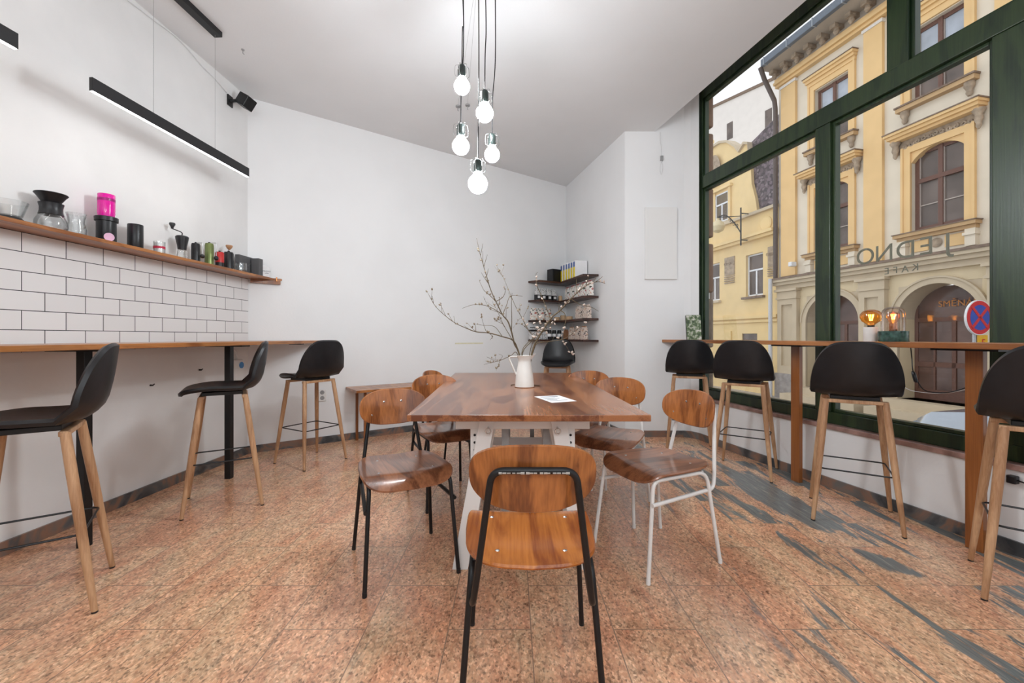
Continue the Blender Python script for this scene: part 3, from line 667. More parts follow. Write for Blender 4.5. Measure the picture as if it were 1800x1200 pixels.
def bulb_lamp(px, py, d, r, lab, ztop=3.3, cage=1.0, cx=None):
    p = at(px, py, d); t = thing('pendant_bulb', lab, 'pendant lamp', p, group='cluster of caged bulb pendants over the table')
    pr = [(r*math.sin(a*PI/14), -r*math.cos(a*PI/14)) for a in range(0,12)] + [(r*.40, r*1.06), (r*.33, r*1.2)]
    MB().lathe(pr, seg=24).build('bulb', M_bulb, t, smooth=True)
    h = r*1.2; MB().lathe([(.021,h),(.023,h+.005),(.023,h+.062),(.015,h+.072),(.006,h+.078)], seg=18).build('lampholder', M_hold, t, smooth=True)
    m = MB()
    for k in range(6):
        a = k*PI/3+.3; c, s = math.cos(a), math.sin(a)
        m.tube(fillet([(c*.016,s*.016,h+.072),(c*.042,s*.042,h+.066),(c*.044,s*.044,h+.006),(c*.026,s*.026,h-.006)], .012), .0016, 6)
    m.tube([(.026*math.cos(k*PI/10),.026*math.sin(k*PI/10),h-.006) for k in range(20)], .0015, 6, True)
    m.build('wire_cage', M_steel, t, smooth=True)
    cx = p.x if cx is None else cx
    q = [(0,0,h+.076),(.003,0,.35),((cx-p.x)*.5+.008,.01,(ztop-p.z)*.55),(cx-p.x,2.5-d if d < 4 and d > 1 else 0,ztop-p.z-.02)]
    MB().tube(smoothpath([q[0]]+[x for x in q[1:] if x[2] > h+.12]), .0032, 8).build('cord', M_black, t, smooth=True)
bulb_lamp(812,152,2.55,.047,'topmost of the five lit bulb pendants over the table', cx=-.30)
bulb_lamp(852,199,2.45,.050,'lit bulb pendant second from the top, with a pale clear cage', cx=-.16)
bulb_lamp(810,257,2.50,.050,'leftmost low bulb pendant, lit, hanging under the topmost one', cx=-.29)
bulb_lamp(865,272,2.60,.046,'rightmost of the five lit bulb pendants over the table', cx=-.10)
bulb_lamp(840,323,2.40,.055,'lowest of the five lit bulb pendants over the table', cx=-.2)
cn = MB().lathe([(.14,0),(.14,.03),(.13,.035)], (-.2,2.5,3.265), 32).build('ceiling_rose', M_black, None, smooth=True); tag(cn, 'round black ceiling rose gathering the cords of the bulb pendants', 'ceiling rose')
def added_rear_bulb(x, y, z, lab):  # unseen bulbs added behind the camera to brighten the room
    n_ = len(bpy.data.objects); t = thing('pendant_bulb', lab, 'pendant lamp', (x,y,z), group='added bulb pendants behind the camera')
    r = .06; MB().lathe([(r*math.sin(a*PI/14), -r*math.cos(a*PI/14)) for a in range(0,13)]+[(.02,r*1.2)], seg=24).build('bulb', M_bulb, t, smooth=True)
    MB().lathe([(.021,r*1.15),(.023,r*1.15+.06),(.006,r*1.15+.07)], seg=16).build('lampholder', M_hold, t); MB().tube([(0,0,.13),(0,0,3.3-z)], .003, 6).build('cord', M_black, t)
for k, (x,y,z) in enumerate([(.3,-1.2,2.3),(.6,-1.5,2.5),(-.1,-1.45,2.1),(1.2,-1.0,2.4),(-1.0,-1.2,2.4)]): added_rear_bulb(x,y,z,'added lit bulb pendant behind the camera, unseen, brightening the room')
# hooks with wires on the ceiling
for px, py, tx in ((805,192,800),(822,190,838)):
    d = 2.22*F/(HY-py+6); p = Vector(((px-CX)/F*d, d, 3.3))
    t = thing('ceiling_hook', 'small grey hook screwed into the ceiling behind the bulbs, %s one' % ('left' if px < 810 else 'right'), 'hook', p)
    MB().lathe([(.018,-.006),(.022,-.012),(.022,0)], seg=14).build('plate', M_grey, t)
    MB().tube([(0,0,-.01),(0,0,-.045),(.006,0,-.05)], .0035, 6).build('hook', M_grey, t)
    MB().tube([(0,-.01,-.012),(-.2-p.x,2.5-p.y,-.012)], .0008, 5).build('wire', M_grey, t)
p = at(427,87,1); d = 2.22*F/(HY-87); tag(MB().lathe([(.009,-.008),(.012,0)], ((427-CX)/F*d,d,3.3), 10).tube([((427-CX)/F*d,d,3.295),((427-CX)/F*d,d,3.27),((427-CX)/F*d+.01,d,3.262)],.003,6).build('ceiling_hook', M_grey), 'tiny grey hook alone on the ceiling near the left corner', 'hook')
# speaker in the corner, cable along the ceiling edge
t = thing('wall_speaker', 'small black speaker on a bracket high in the left corner', 'speaker', (lw(3.66).x+.0, 3.66, 3.13), 0)
MB().box(.0,.012,-.03,.03,-.045,.045).build('wall_plate', M_black, t); MB().tube([(.01,0,0),(.06,.01,.01)], .014, 8).build('arm', M_black, t)
MB().box(-.055,.055,-.05,.05,-.05,.05).xf(Matrix.Translation((.125,.03,.01)) @ Matrix.Rotation(.55,4,'Y') @ Matrix.Rotation(-.25,4,'Z')).build('cabinet', M_black, t, bevel=.006)
cpts = []
for k in range(26):
    d = .2+k*(3.62-.2)/25; cpts.append((lw(d,.006).x, d, 3.285-.022*math.sin(k*.9)**2-(.03 if 14 < k < 19 else 0)-(.10*max(0,k-22)/3)))
tag(MB().tube(smoothpath(cpts,3), .0035, 6).build('ceiling_cable', M_cable, smooth=True), 'thin white cable sagging along the edge of ceiling and left wall to the speaker', 'cable')
cpts = [W(2.87, 3.95, 3.35), W(2.8,3.97,3.36), W(2.6,4.0,3.31), (1.72,4.535,3.22), (1.66,4.54,3.25), (1.60,4.54,3.14)]
tag(MB().tube(smoothpath([(1.615,4.543,3.02),(1.613,4.543,3.12),(1.60,4.543,3.2),(1.60,4.543,3.29)],5), .003, 6).build('wall_cable', M_cable, smooth=True), 'short white cable hanging down the white column from the ceiling edge', 'cable')
t = thing('cable_connector', 'small grey cable connector dangling on the white column below the ceiling', 'connector', (1.615,4.54,2.98))
MB().box(-.014,.014,-.012,.006,0,.05).build('block', M_grey, t); MB().tube(smoothpath([(0,0,0),(-.02,0,-.08),(-.005,0,-.15),(.01,0,-.08),(.003,0,0)],5), .002, 5).build('wire_loop', M_cable, t, smooth=True)
x0, x1 = (1134-CX)/F*4.53, (1190-CX)/F*4.53
tag(MB().box(x0,x1,4.525,4.55,1.70,2.475).build('wall_panel', M_white, bevel=.003), 'flat white panel door mounted on the white column', 'wall panel')
# left wall small things
c = lw(3.72)
t = thing('socket_timer', 'white plug-in timer with round blue dial on the wall under the tiled wall bar', 'timer', (c.x,3.72,.72))
MB().box(0,.05,-.055,.055,-.03,.16).build('case', M_white, t, bevel=.01)
MB().lathe([(.028,0),(.028,.006)],(0,0,0),20).xf(Matrix.Translation((.05,.02,.11)) @ Matrix.Rotation(PI/2,4,'Y')).build('dial', plain('blue_dial', (.03,.22,.55), .4), t)
MB().tube(smoothpath([(.025,0,.15),(.04,-.03,.22),(.03,-.10,.28),(.02,-.14,.29)]), .008, 8).build('cable', M_cable, t, smooth=True)
for px, py in ((350,650),(264,677)):
    d = 2.596/(-(px-CX)/F+.0378); z = H-(py-HY)/F*d
    tag(MB().lathe([(.006,0),(.005,.02)],(0,0,0),8).xf(Matrix.Translation((lw(d).x,d,z)) @ Matrix.Rotation(PI/2,4,'Y')).tube([(lw(d).x+.018,d,z),(lw(d).x+.02,d+.012,z+.008)],.004,6).build('wall_hook', M_blackp), 'small black hook screwed in the wall under the tiled wall bar, %s one' % ('farther' if px > 300 else 'nearer'), 'hook')
def onback(px, z, off=.0):
    k = (px-CX)/F; d = (C1.x-1.4006*C1.y)/(k-1.4006); return Vector((k*d, d, z))+Vector((nb.x,nb.y,0))*off
ang = math.atan2(u.y,u.x)
q = onback(566, .49); t = thing('wall_socket', 'white wall socket on the back wall behind the far stool', 'socket', q, ang)
MB().box(-.04,.04,-.012,0,-.06,.06).build('plate', M_white, t, bevel=.004)
for z in (-.028,.028): MB().lathe([(.021,0),(.019,.004)],(0,0,0),18).xf(Matrix.Translation((0,-.012,z)) @ Matrix.Rotation(PI/2,4,'X')).build('outlet', M_grey, t)
q = onback(825, 1.0); tag(MB().box(-.2,.2,-.0015,0,-.008,.008).xf(Matrix.Translation(q) @ Matrix.Rotation(ang,4,'Z')).build('wall_tape', plain('old_tape', (.74,.71,.52), .7)), 'faint yellowish strip of old tape on the back wall', 'tape')
# ------------------------------------------------------------ shelf over the tiles and its things
t = thing('wall_shelf', 'long reddish wooden shelf above the white tiles', 'shelf', (lw(2.5).x,2.5,1.617))
b0 = lw(2.5).x
def SH(p): return (p[0]-b0, p[1]-2.5)
pts = [lw(REAR+.1,.002), lw(REAR+.1,.175), lw(4.0,.178), Vector((C1.x+.235,C1.y+.155)), Vector((C1.x+.01,C1.y))]
MB().prism([SH(p) for p in pts], 0, .021).build('board', M_tedge, t, bevel=.002)
MB().prism([SH(p) for p in (C1+nb*.006+u*.02, C1+nb*.03+u*.02, C1+nb*.04+u*.26, C1+nb*.006+u*.27)], -.035, 0).build('bracket', M_post, t)
MB().tube([SH(C1+nb*.06+u*.23)+(-.012,), SH(C1+nb*.06+u*.23)+(.028,)], .006, 8).build('screw', M_copper, t)
SZ = 1.6385
def sh_at(px, off=.088):
    k = (px-CX)/F; d = (2.596-off)/(-k+.0378); return Vector((k*d, d, SZ)), d/F
def shelf_thing(name, px, lab, cat, off=.088, rotz=0): p, s = sh_at(px, off); return thing(name, lab, cat, p, rotz), s
M_pink = plain('magenta_plastic', (.75,.0,.33), .15, var=.03, coat=.5, emit=None)
M_label = plain('red_label', (.5,.02,.06), .5); M_green_m = plain('green_metal', (.17,.21,.075), .3, .5); M_red = plain('red_metal', (.55,.03,.03), .35)
t, s = shelf_thing('glass_bowl_dripper', 12, 'clear glass coffee dripper bowl at the left end of the long shelf', 'dripper')
MB().lathe([(0.0467,.02),(0.0510,.022),(0.0697,.085),(0.0723,.095),(0.0706,.095),(0.0493,.026),(0.0000,.022)], seg=28).build('bowl', M_cleargl, t, smooth=True)
MB().lathe([(0.0527,0),(0.0544,.012),(0.0467,.02),(0.0000,.02)], seg=28).build('base', M_blackp, t, smooth=True)
t, s = shelf_thing('glass_carafe', 90, 'glass carafe with black collar and flared black dripper on the long shelf', 'carafe')
MB().lathe([(0.0555,0),(0.0651,.02),(0.0629,.05),(0.0481,.08),(0.0414,.09),(0.0400,.09),(0.0466,.078),(0.0607,.05),(0.0629,.02),(0.0533,.003),(0.0000,.003)], seg=32).build('carafe', M_cleargl, t, smooth=True)
MB().lathe([(0.0488,.082),(0.0444,.10),(0.0437,.12),(0.0488,.142),(0.0444,.142),(0.0400,.12),(0.0407,.1),(0.0429,.082)], seg=32).build('collar', M_blackp, t, smooth=True)
MB().lathe([(0.0333,.142),(0.0385,.15),(0.0555,.178),(0.0651,.190),(0.0636,.193),(0.0518,.182),(0.0355,.155),(0.0296,.145)], seg=32).build('dripper', M_blackp, t, smooth=True)
t, s = shelf_thing('glass_jug', 134, 'clear glass jug with a thin handle between the carafe and the magenta dispenser', 'jug')
MB().lathe([(0.0357,0),(0.0425,.01),(0.0442,.035),(0.0340,.075),(0.0365,.10),(0.0425,.125),(0.0408,.125),(0.0348,.1),(0.0323,.075),(0.0416,.035),(0.0399,.012),(0.0000,.004)], seg=28).build('body', M_cleargl, t, smooth=True)
MB().tube(smoothpath([(.046,-.01,.11),(.075,-.02,.10),(.078,-.02,.06),(.05,-.012,.035)]), .003, 8).build('handle', M_cleargl, t, smooth=True)
t, s = shelf_thing('bean_dispenser', 187, 'black canister with a bright magenta cylinder on top', 'canister')
MB().lathe([(0.0441,0),(0.0456,.003),(0.0456,.125),(0.0540,.127),(0.0547,.15),(0.0502,.153),(0.0000,.153)], seg=36).build('canister', M_blackp, t, smooth=True)
MB().lathe([(0.0365,.153),(0.0403,.175),(0.0403,.285),(0.0388,.287),(0.0372,.285),(0.0372,.262),(0.0000,.262)], seg=36).build('hopper', M_pink, t, smooth=True)
MB().lathe([(0.0409,.245),(0.0409,.262)], seg=36).build('measuring_band', plain('dark_magenta', (.35,0,.16), .3), t)
mb = MB().lathe([(.024,0),(.024,.002)],(0,0,0),20).xf(Matrix.Translation((.0395,-.024,.030)) @ Matrix.Rotation(-.55,4,'Z') @ Matrix.Rotation(PI/2,4,'Y')); mb.build('round_sticker', plain('pink_sticker', (.75,.45,.62), .5), t)
t, s = shelf_thing('black_canister', 238, 'plain matt black cylinder canister right of the magenta dispenser', 'canister')
MB().lathe([(0.0384,0),(0.0400,.003),(0.0400,.155),(0.0384,.158),(0.0360,.158),(0.0360,.14),(0.0000,.14)], seg=32).build('body', M_blackp, t, smooth=True)
MB().lathe([(0.0032,0),(0.0032,.003)],(0,0,0),10).xf(Matrix.Translation((.035,-.035,.148)) @ Matrix.Rotation(-.8,4,'Z') @ Matrix.Rotation(PI/2,4,'Y')).build('hole', M_black, t)
t, s = shelf_thing('drinking_glass', 280, 'small glass with a red printed label and white content on the long shelf', 'glass')
MB().lathe([(0.0288,0),(0.0320,.004),(0.0328,.088),(0.0316,.088),(0.0304,.006),(0.0000,.005)], seg=28).build('glass', M_cleargl, t, smooth=True)
MB().lathe([(0.0300,.006),(0.0300,.08),(0.0000,.08)], seg=28).build('filling', M_white, t, smooth=True)
MB().lathe([(0.0332,.04),(0.0332,.056)], seg=28).build('label', M_label, t)
t, s = shelf_thing('hand_coffee_grinder', 320, 'tall black hand coffee grinder with crank and clear jar', 'coffee grinder')
MB().lathe([(0.0340,0),(0.0340,.01),(0.0289,.05),(0.0255,.075),(0.0000,.075)], seg=24).build('jar', M_cleargl, t, smooth=True)
MB().lathe([(0.0263,.075),(0.0289,.10),(0.0391,.15),(0.0408,.165),(0.0340,.172),(0.0068,.178),(0.0000,.178)], seg=24).build('hopper', M_blackp, t, smooth=True)
mb = MB(); [mb.box(.028,.032,-.004+.0,.010,.012+k*.014,.018+k*.014) for k in range(4)]; mb.build('scale_marks', M_paper, t)
cr = MB().tube(smoothpath([(0,0,.178),(0,0,.195),(-.012,-.012,.205),(-.035,-.045,.215)]), .0035, 8).build('crank', M_black, t, smooth=True)
MB().lathe([(.008,.215),(.009,.225),(.019,.245),(.017,.256),(0,.258)], (-.035,-.045,0), 16).build('knob', M_blackp, t, smooth=True)
def cyl_grinder(name, px, r, h, mat, lab, lowm=None, knob=None):
    t, s = shelf_thing(name, px, lab, 'coffee grinder')
    z = 0
    if lowm: MB().lathe([(r*.97,0),(r*.97,h*.35),(0,h*.35)], seg=24).build('catch_cup', lowm, t, smooth=True); z = h*.35
    MB().lathe([(r,z),(r,h*.93),(r*.9,h*.96),(r*.9,h),(0,h)], seg=24).build('body', mat, t, smooth=True)
    MB().lathe([(r*.25,h),(r*.25,h+.012),(0,h+.012)], seg=12).build('spindle', M_black, t)
    if knob == 'side':
        MB().tube([(0,0,h+.006),(r*1.7,-.0,h+.006),(r*1.75,0,h-.0)], .0025, 6).tube([(r*1.75,0,h+.004),(r*1.75,0,h*.45)], .0025, 6).build('crank', M_steel, t, smooth=True)
        MB().lathe([(.006,h*.45),(.015,h*.40),(.017,h*.32),(.008,h*.25)], (r*1.75,0,0), 14).build('knob', M_blackp, t, smooth=True)
    if knob == 'wood':
        MB().tube([(0,0,h+.006),(.012,-.012,h+.03)], .003, 6).build('crank', M_steel, t)
        MB().lathe([(.005,h+.018),(.018,h+.032),(.026,h+.048),(.024,h+.056),(0,h+.06)], (.012,-.012,0), 16).build('knob', M_beech, t, smooth=True)
cyl_grinder('coffee_grinder', 344, .029, .145, M_blackp, 'slim black cylinder coffee grinder with side crank, left of the green one', knob='side')
cyl_grinder('coffee_grinder', 368, .031, .175, M_green_m, 'olive green metal hand coffee grinder', knob='side')
cyl_grinder('coffee_grinder', 386, .031, .13, M_red, 'red hand coffee grinder with black lower cup', M_blackp)
cyl_grinder('coffee_grinder', 402, .036, .15, M_blackp, 'black hand coffee grinder with a round wooden knob', knob='wood')
M_gbox = plain('grey_carton', (.10,.10,.105), .6, var=.05)
t, s = shelf_thing('grey_box', 433, 'large dark grey carton box leaning on the wall at the far shelf end', 'box', .05, -.04)
MB().box(-.02,.02,-.12,.12,0,.165).build('carton', M_gbox, t, bevel=.002); MB().add([(.0205,-.10,.03),(.0205,-.098,.03),(.0205,.10,.15),(.0205,.098,.15)],[(0,1,2,3)]).build('crease', M_grey, t)
t, s = shelf_thing('grey_box', 452, 'narrow dark grey carton box standing right of the large one', 'box', .12, -.04)
MB().box(-.035,.035,-.03,.03,0,.155).build('carton', M_gbox, t, bevel=.002)
t, s = shelf_thing('glass_cup', 424, 'small clear glass cup in front of the dark grey box', 'cup', .13)
MB().lathe([(.042,0),(.045,.01),(.044,.075),(.0425,.075),(.043,.012),(0,.006)], seg=24).build('cup', M_cleargl, t, smooth=True)
t, s = shelf_thing('paper_bag', 466, 'small white paper bag with black print at the end of the long shelf', 'bag', .15)
MB().slab(lambda a,b: (.018*a*(1-b*b*.5)+.0, .035*a, .05+.05*b), .02, 4, 4, 24).build('bag', M_paper, t, smooth=True)
R = Matrix.Translation((.022,-.012,.05)) @ Matrix.Rotation(PI/2-1.0,4,'Z') @ Matrix.Rotation(PI/2,4,'X')
text('print', 'PROMO', .018, M_ink, R, t, .0008); text('print', 'coffee', .013, M_ink, Matrix.Translation((0,0,-.018)) @ R, t, .0008)
# ------------------------------------------------------------ corner shelves
us = (C3-C2).normalized(); ns = Vector((-us.y, us.x))*-1
if ns.x > 0: ns = -ns
ub = -u
def corner_pt(a, b): return C2 + ub*a if b is None else None
Lb = (C2-Vector((.22,5.807))).length; Ls = (C2-Vector((1.068,5.163))).length; DP = .20
# inner corner offset DP from both walls
den = ub.x*us.y-ub.y*us.x
def off_pt(db, ds):                                              # point db from the back wall and ds from the side wall
    # solve p = C2 + ub*x + us*y with nb.(p-C2)=db, ns.(p-C2)=ds
    a11, a12 = nb.dot(ub), nb.dot(us); a21, a22 = ns.dot(ub), ns.dot(us)
    det = a11*a22-a12*a21; x = (db*a22-a12*ds)/det; y = (a11*ds-a21*db)/det; return C2+ub*x+us*y
zs = [1.045,1.31,1.585,1.85]
for k, z in enumerate(zs):
    nm = ('lowest','second lowest','second highest','topmost')[k]
    dp = DP
    e1 = C2+ub*Lb; e2 = C2+us*Ls
    p = [off_pt(.004,.004), e1+nb*.004, e1+nb*dp+u*.05, off_pt(dp,dp), e2+ns*dp-us*.02, e2+ns*.004]
    tag(MB().prism([(q.x,q.y) for q in p], z-.026, z).build('corner_shelf', M_shelfw, bevel=.002), 'dark brown L-shaped wooden corner shelf, %s of the four' % nm, 'shelf', 'dark corner shelves')
M_fl = spots('floral_bag', (.86,.83,.78), [(.75,.72,.66),(.05,.06,.05),(.45,.10,.10),(.10,.13,.12),(.60,.28,.12)], 34, .42)
M_fl2 = spots('pink_floral_bag', (.74,.62,.54), [(.70,.55,.45),(.06,.05,.05),(.35,.12,.09),(.03,.03,.03),(.5,.25,.12)], 46, .42)
M_bw = spots('black_white_bag', (.72,.72,.72), [(.03,.03,.03),(.70,.70,.70),(.05,.05,.05)], 60, .40)
M_redtop = plain('dark_red_fold', (.26,.03,.04), .6); M_kraft = plain('kraft', (.42,.20,.10), .7); M_roll = plain('pale_wood_cup', (.58,.38,.22), .5)
def on_shelf(px, wall, off, z, wall_dir=None):
    k = (px-CX)/F
    base_p, dirv, nn = (C2, ub, nb) if wall == 'b' else (C2, us, ns)
    o = base_p+nn*off; # o + dirv*t has x = k*y
    t_ = (k*o.y-o.x)/(dirv.x-k*dirv.y); q = o+dirv*t_; return Vector((q.x,q.y,z)), math.atan2(dirv.y, dirv.x)
def bag(px, wall, z, w_, h_, mat, lab, top=None, off=.12, labelm=None, group='coffee bags on the corner shelves', wall_rot=None):
    p, a = on_shelf(px, wall, off, z); t = thing('coffee_bag', lab, 'bag', p, a if wall_rot is None else wall_rot, group)
    dpt = .055
    def outl(): return [(-w_/2,-dpt/2),(w_/2,-dpt/2),(w_/2,dpt/2),(-w_/2,dpt/2)]
    m = MB(); hz = h_*.80
    m.hexa([(x,y,0) for x,y in outl()]+[(x*.98,y*.8,hz) for x,y in outl()]); m.hexa([(x*.98,y*.8,hz) for x,y in outl()]+[(x*.96,y*.12,h_*.97) for x,y in outl()])
    m.build('pouch', mat, t, bevel=.004)
    MB().box(-w_*.47,w_*.47,-.007,.007,h_*.9,h_).build('folded_top', top or mat, t, bevel=.001)
    if mat is M_bw:
        z0_, z1_ = (0.0, h_*.42) if labelm else (h_*.66, h_*.80)
        MB().box(-w_*.505,w_*.505,-dpt*.52,dpt*.52,z0_,z1_).build('dark_band', M_blackp, t)
    if labelm: 
        sd = -1 if wall == 's' else 1
        MB().box(-w_*.3,w_*.3,sd*dpt*.54-.003,sd*dpt*.54+.003,h_*.14,h_*.34).build('label', labelm, t)
    return t
ords = ['first from the left','second from the left','third from the left','fourth from the left','fifth from the left','sixth from the left']
for k, px in enumerate((945,954,964,973)): bag(px,'b',zs[2]+.001,.07,.165,M_bw,'black and white labelled coffee bag on the second highest shelf, '+ords[k], off=.12, labelm=M_paper)
for k, px in enumerate((998,1007,1016,1026,1037)): bag(px,'s',zs[2]+.001,.11,.185,M_fl,'floral coffee bag with red top on the second highest shelf, '+ords[k], M_redtop, off=.11)
for k, px in enumerate((938,950,963)): bag(px,'b',zs[1]+.001,.095,.165,M_fl,'pale floral coffee bag on the second lowest shelf, '+ords[k], M_fl, off=.12)
for k, px in enumerate((1018,1032)): bag(px,'s',zs[1]+.001,.15,.17,M_fl2,'cream and black patterned coffee bag on the second lowest shelf, '+('left' if k == 0 else 'right')+' one', M_fl2, off=.11)
for k, px in enumerate((936,947,957)): bag(px,'b',zs[0]+.001,.09,.165,M_bw,'black and white coffee bag with black top on the lowest shelf, '+ords[k], M_black, off=.12)
for k, px in enumerate((1005,1016,1027)): bag(px,'s',zs[0]+.001,.12,.17,M_fl2,'pink patterned coffee bag on the lowest shelf, '+ords[k], M_kraft, off=.11)
bag(995,'b',zs[0]+.001,.07,.14,M_kraft,'plain brown coffee bag in the corner of the lowest corner shelf', M_kraft, off=.13)
def jar(px, wall, z, r, h, mat, lab, lid=None, off=.12, name='jar', cat='jar', lab2=None):
    p, a = on_shelf(px, wall, off, z+.001); t = thing(name, lab, cat, p)
    MB().lathe([(r*.95,0),(r,.006),(r,h*.85),(r*.8,h*.9),(0,h*.9)], seg=20).build('body', mat, t, smooth=True)
    if lid: MB().lathe([(r*.86,h*.9),(r*.86,h),(0,h)], seg=20).build('lid', lid, t, smooth=True)
    if lab2: MB().lathe([(r*1.01,h*.3),(r*1.01,h*.6)], seg=20).build('label', lab2, t)
for px, l in ((966,'left'),(974,'middle'),(983,'right')): jar(px,'b',zs[0],.030,.13,M_blackp,'black jar with pale label on the lowest corner shelf, %s of three' % l, M_blackp, .15, lab2=M_paper)
jar(985,'b',zs[2],.028,.075,M_roll,'small pale tin beside the black coffee bags on the second highest shelf', M_roll, .14)
for px, r, h, l in ((979,.040,.055,'left'),(990,.042,.085,'middle'),(1001,.045,.055,'right')): jar(px,'b' if px < 995 else 's',zs[1],r,h,M_roll,'round pale wooden bowl on the second lowest corner shelf, %s of three' % l, None, .13, 'wooden_bowl', 'bowl')
p, a = on_shelf(975,'b',.12,zs[3]+.001); t = thing('black_speaker', 'black box speaker on the topmost corner shelf', 'speaker', p, a)
MB().box(-.09,.09,-.06,.06,0,.175).build('cabinet', M_blackp, t, bevel=.006); MB().box(-.075,.075,.06,.064,.02,.16).build('grille', M_black, t)
p, a = on_shelf(990,'b',.11,zs[3]+.001)
tag(MB().box(-.02,.02,-.08,.08,0,.185).xf(Matrix.Translation(p) @ Matrix.Rotation(a,4,'Z')).build('black_book', M_blackp, bevel=.002), 'thin black book standing between the speaker and the magazines', 'book')
M_yel = plain('yellow_spine', (.80,.62,.01), .5); M_blue = plain('blue_spine', (.06,.12,.35), .5)
for k in range(6):
    p, a = on_shelf(997+k*4.6,'s',.105,zs[3]+.001)
    t = thing('magazine', 'white magazine with yellow and blue spine on the topmost shelf, '+ords[k], 'magazine', p, a, 'magazines on the topmost corner shelf')
    hh = .235-.004*k
    MB().box(-.022,.022,-.085,.085,0,hh).build('pages', M_paper, t)
    if k == 0:
        pass
    MB().box(-.021,.021,-.089,-.085,0,hh*.62).build('yellow_spine', M_yel, t); MB().box(-.021,.021,-.089,-.085,hh*.62,hh*.92).build('blue_spine', M_blue, t)
# ------------------------------------------------------------ things on the window bar
BZ = 1.0525
def on_bar(px, a=2.80): s, d = sl(px, a); return W(a*CN, s, BZ), s
p, s_ = on_bar(1531); t = thing('table_lamp', 'small lamp with white marble cylinder base and round amber bulb on the window bar', 'lamp', p)
MB().lathe([(.037,0),(.038,.002),(.038,.086),(.036,.088),(0,.088)], seg=28).build('base', M_wmarble, t, smooth=True)
MB().lathe([(.018,.088),(.018,.10),(0,.10)], seg=18).build('socket', M_black, t)
MB().lathe([(.018,.10),(.024,.108),(.045,.125),(.056,.148),(.054,.168),(.040,.186),(.018,.195),(.0,.197)], seg=28).build('bulb', M_amber, t, smooth=True)
def fil(zc, t, s=1):
    m = MB()
    for k in range(7):
        a = k*2*PI/7; m.tube([(.006*s*math.cos(a),.006*s*math.sin(a),zc-.018*s),(.013*s*math.cos(a+.3),.013*s*math.sin(a+.3),zc+.02*s)], .0016*s, 5)
    m.build('filament', M_fil, t)
fil(.146, t)
p, s_ = on_bar(1570); t = thing('table_lamp', 'small lamp with green marble base, glass dome and copper socket on the window bar', 'lamp', p)
MB().lathe([(.068,0),(.07,.003),(.07,.060),(.068,.062),(0,.062)], seg=32).build('base', M_gmarble, t, smooth=True)
MB().lathe([(.018,.062),(.019,.065),(.019,.108),(0,.108)], seg=18).build('socket', M_copper, t, smooth=True)
MB().lathe([(.014,.108),(.022,.12),(.032,.145),(.028,.165),(.012,.176),(0,.178)], seg=24).build('bulb', M_amber, t, smooth=True); fil(.145, t, .8)
MB().lathe([(.055,.062),(.056,.07),(.056,.165),(.048,.188),(.030,.202),(.0,.206)], seg=32).build('glass_dome', glassy('smoke_glass', (.93,.86,.82), .08), t, smooth=True)
def bpt(px, py, a=2.85): s, d = sl(px, a); q = W(a*CN, s, H-(py-HY)/F*d); return q
cd = thing('lamp_cord', 'black lamp cord with inline switch hanging under the window bar', 'cord', bpt(1600,600))
o0 = bpt(1600,600)
path = smoothpath([bpt(1590,597,2.86),bpt(1597,598,2.935),bpt(1599,601,2.965),bpt(1601,612,2.965),bpt(1603,630,2.955),bpt(1605,652,2.88),bpt(1614,672,2.88),bpt(1626,686,2.88),bpt(1650,690,2.88),bpt(1675,688,2.88),bpt(1700,680,2.88)],5)
MB().tube([p-o0 for p in path], .0028, 6).build('cord', M_black, cd, smooth=True)
MB().tube([bpt(1604,652,2.87)-o0, bpt(1606,656,2.87)-o0, bpt(1610,670,2.87)-o0, bpt(1612,672,2.87)-o0], [.005,.010,.010,.004], 8).build('switch', M_blackp, cd, smooth=True)
tag(MB().tube(smoothpath([bpt(1590,681,2.9),bpt(1605,687,2.9),bpt(1640,691,2.9),bpt(1670,690,2.9),bpt(1700,684,2.9)],5), .0016, 6).build('white_wire', M_cable, smooth=True), 'thin white wire sagging along the window below the bar', 'wire')
s, d = sl(1783, 2.955); q = W(NW-.015, s, H-(842-HY)/F*d)
t = thing('power_plug', 'black power plug with cord on the low wall under the window bar', 'plug', q, PHI)
MB().box(-.02,.012,-.018,.018,-.02,.02).build('plug', M_blackp, t, bevel=.005); MB().tube(smoothpath([(-.005,-.018,0),(-.01,-.1,-.01),(-.01,-.3,-.03),(-.01,-.6,0)]), .0035, 6).build('cord', M_black, t, smooth=True)
# picture card
def pic_mat():
    m, nt, b = base('plant_photo'); tc = N(nt, 'ShaderNodeTexCoord'); n_ = N(nt, 'ShaderNodeTexNoise', i_Scale=28.0, i_Detail=5.0); nt.links.new(tc.outputs['Object'], n_.inputs['Vector'])
    r = ramp(nt, [(.36,(.03,.06,.02)), (.47,(.12,.18,.07)), (.55,(.40,.42,.33)), (.66,(.62,.60,.55))], n_.outputs[0]); nt.links.new(r.outputs[0], b.inputs['Base Color']); b.inputs['Roughness'].default_value = .3; return m
p = at(1221,597,4.30); p.z = BZ
t = thing('photo_card', 'upright card with a green plant photo on the window bar beside the column', 'photo card', p, .12)
MB().box(-.078,.078,0,.006,0,.255).xf(Matrix.Rotation(-.10,4,'X')).build('print', pic_mat(), t); MB().box(-.078,.078,.0065,.02,0,.25).xf(Matrix.Rotation(-.10,4,'X')).build('backing', M_blackp, t)
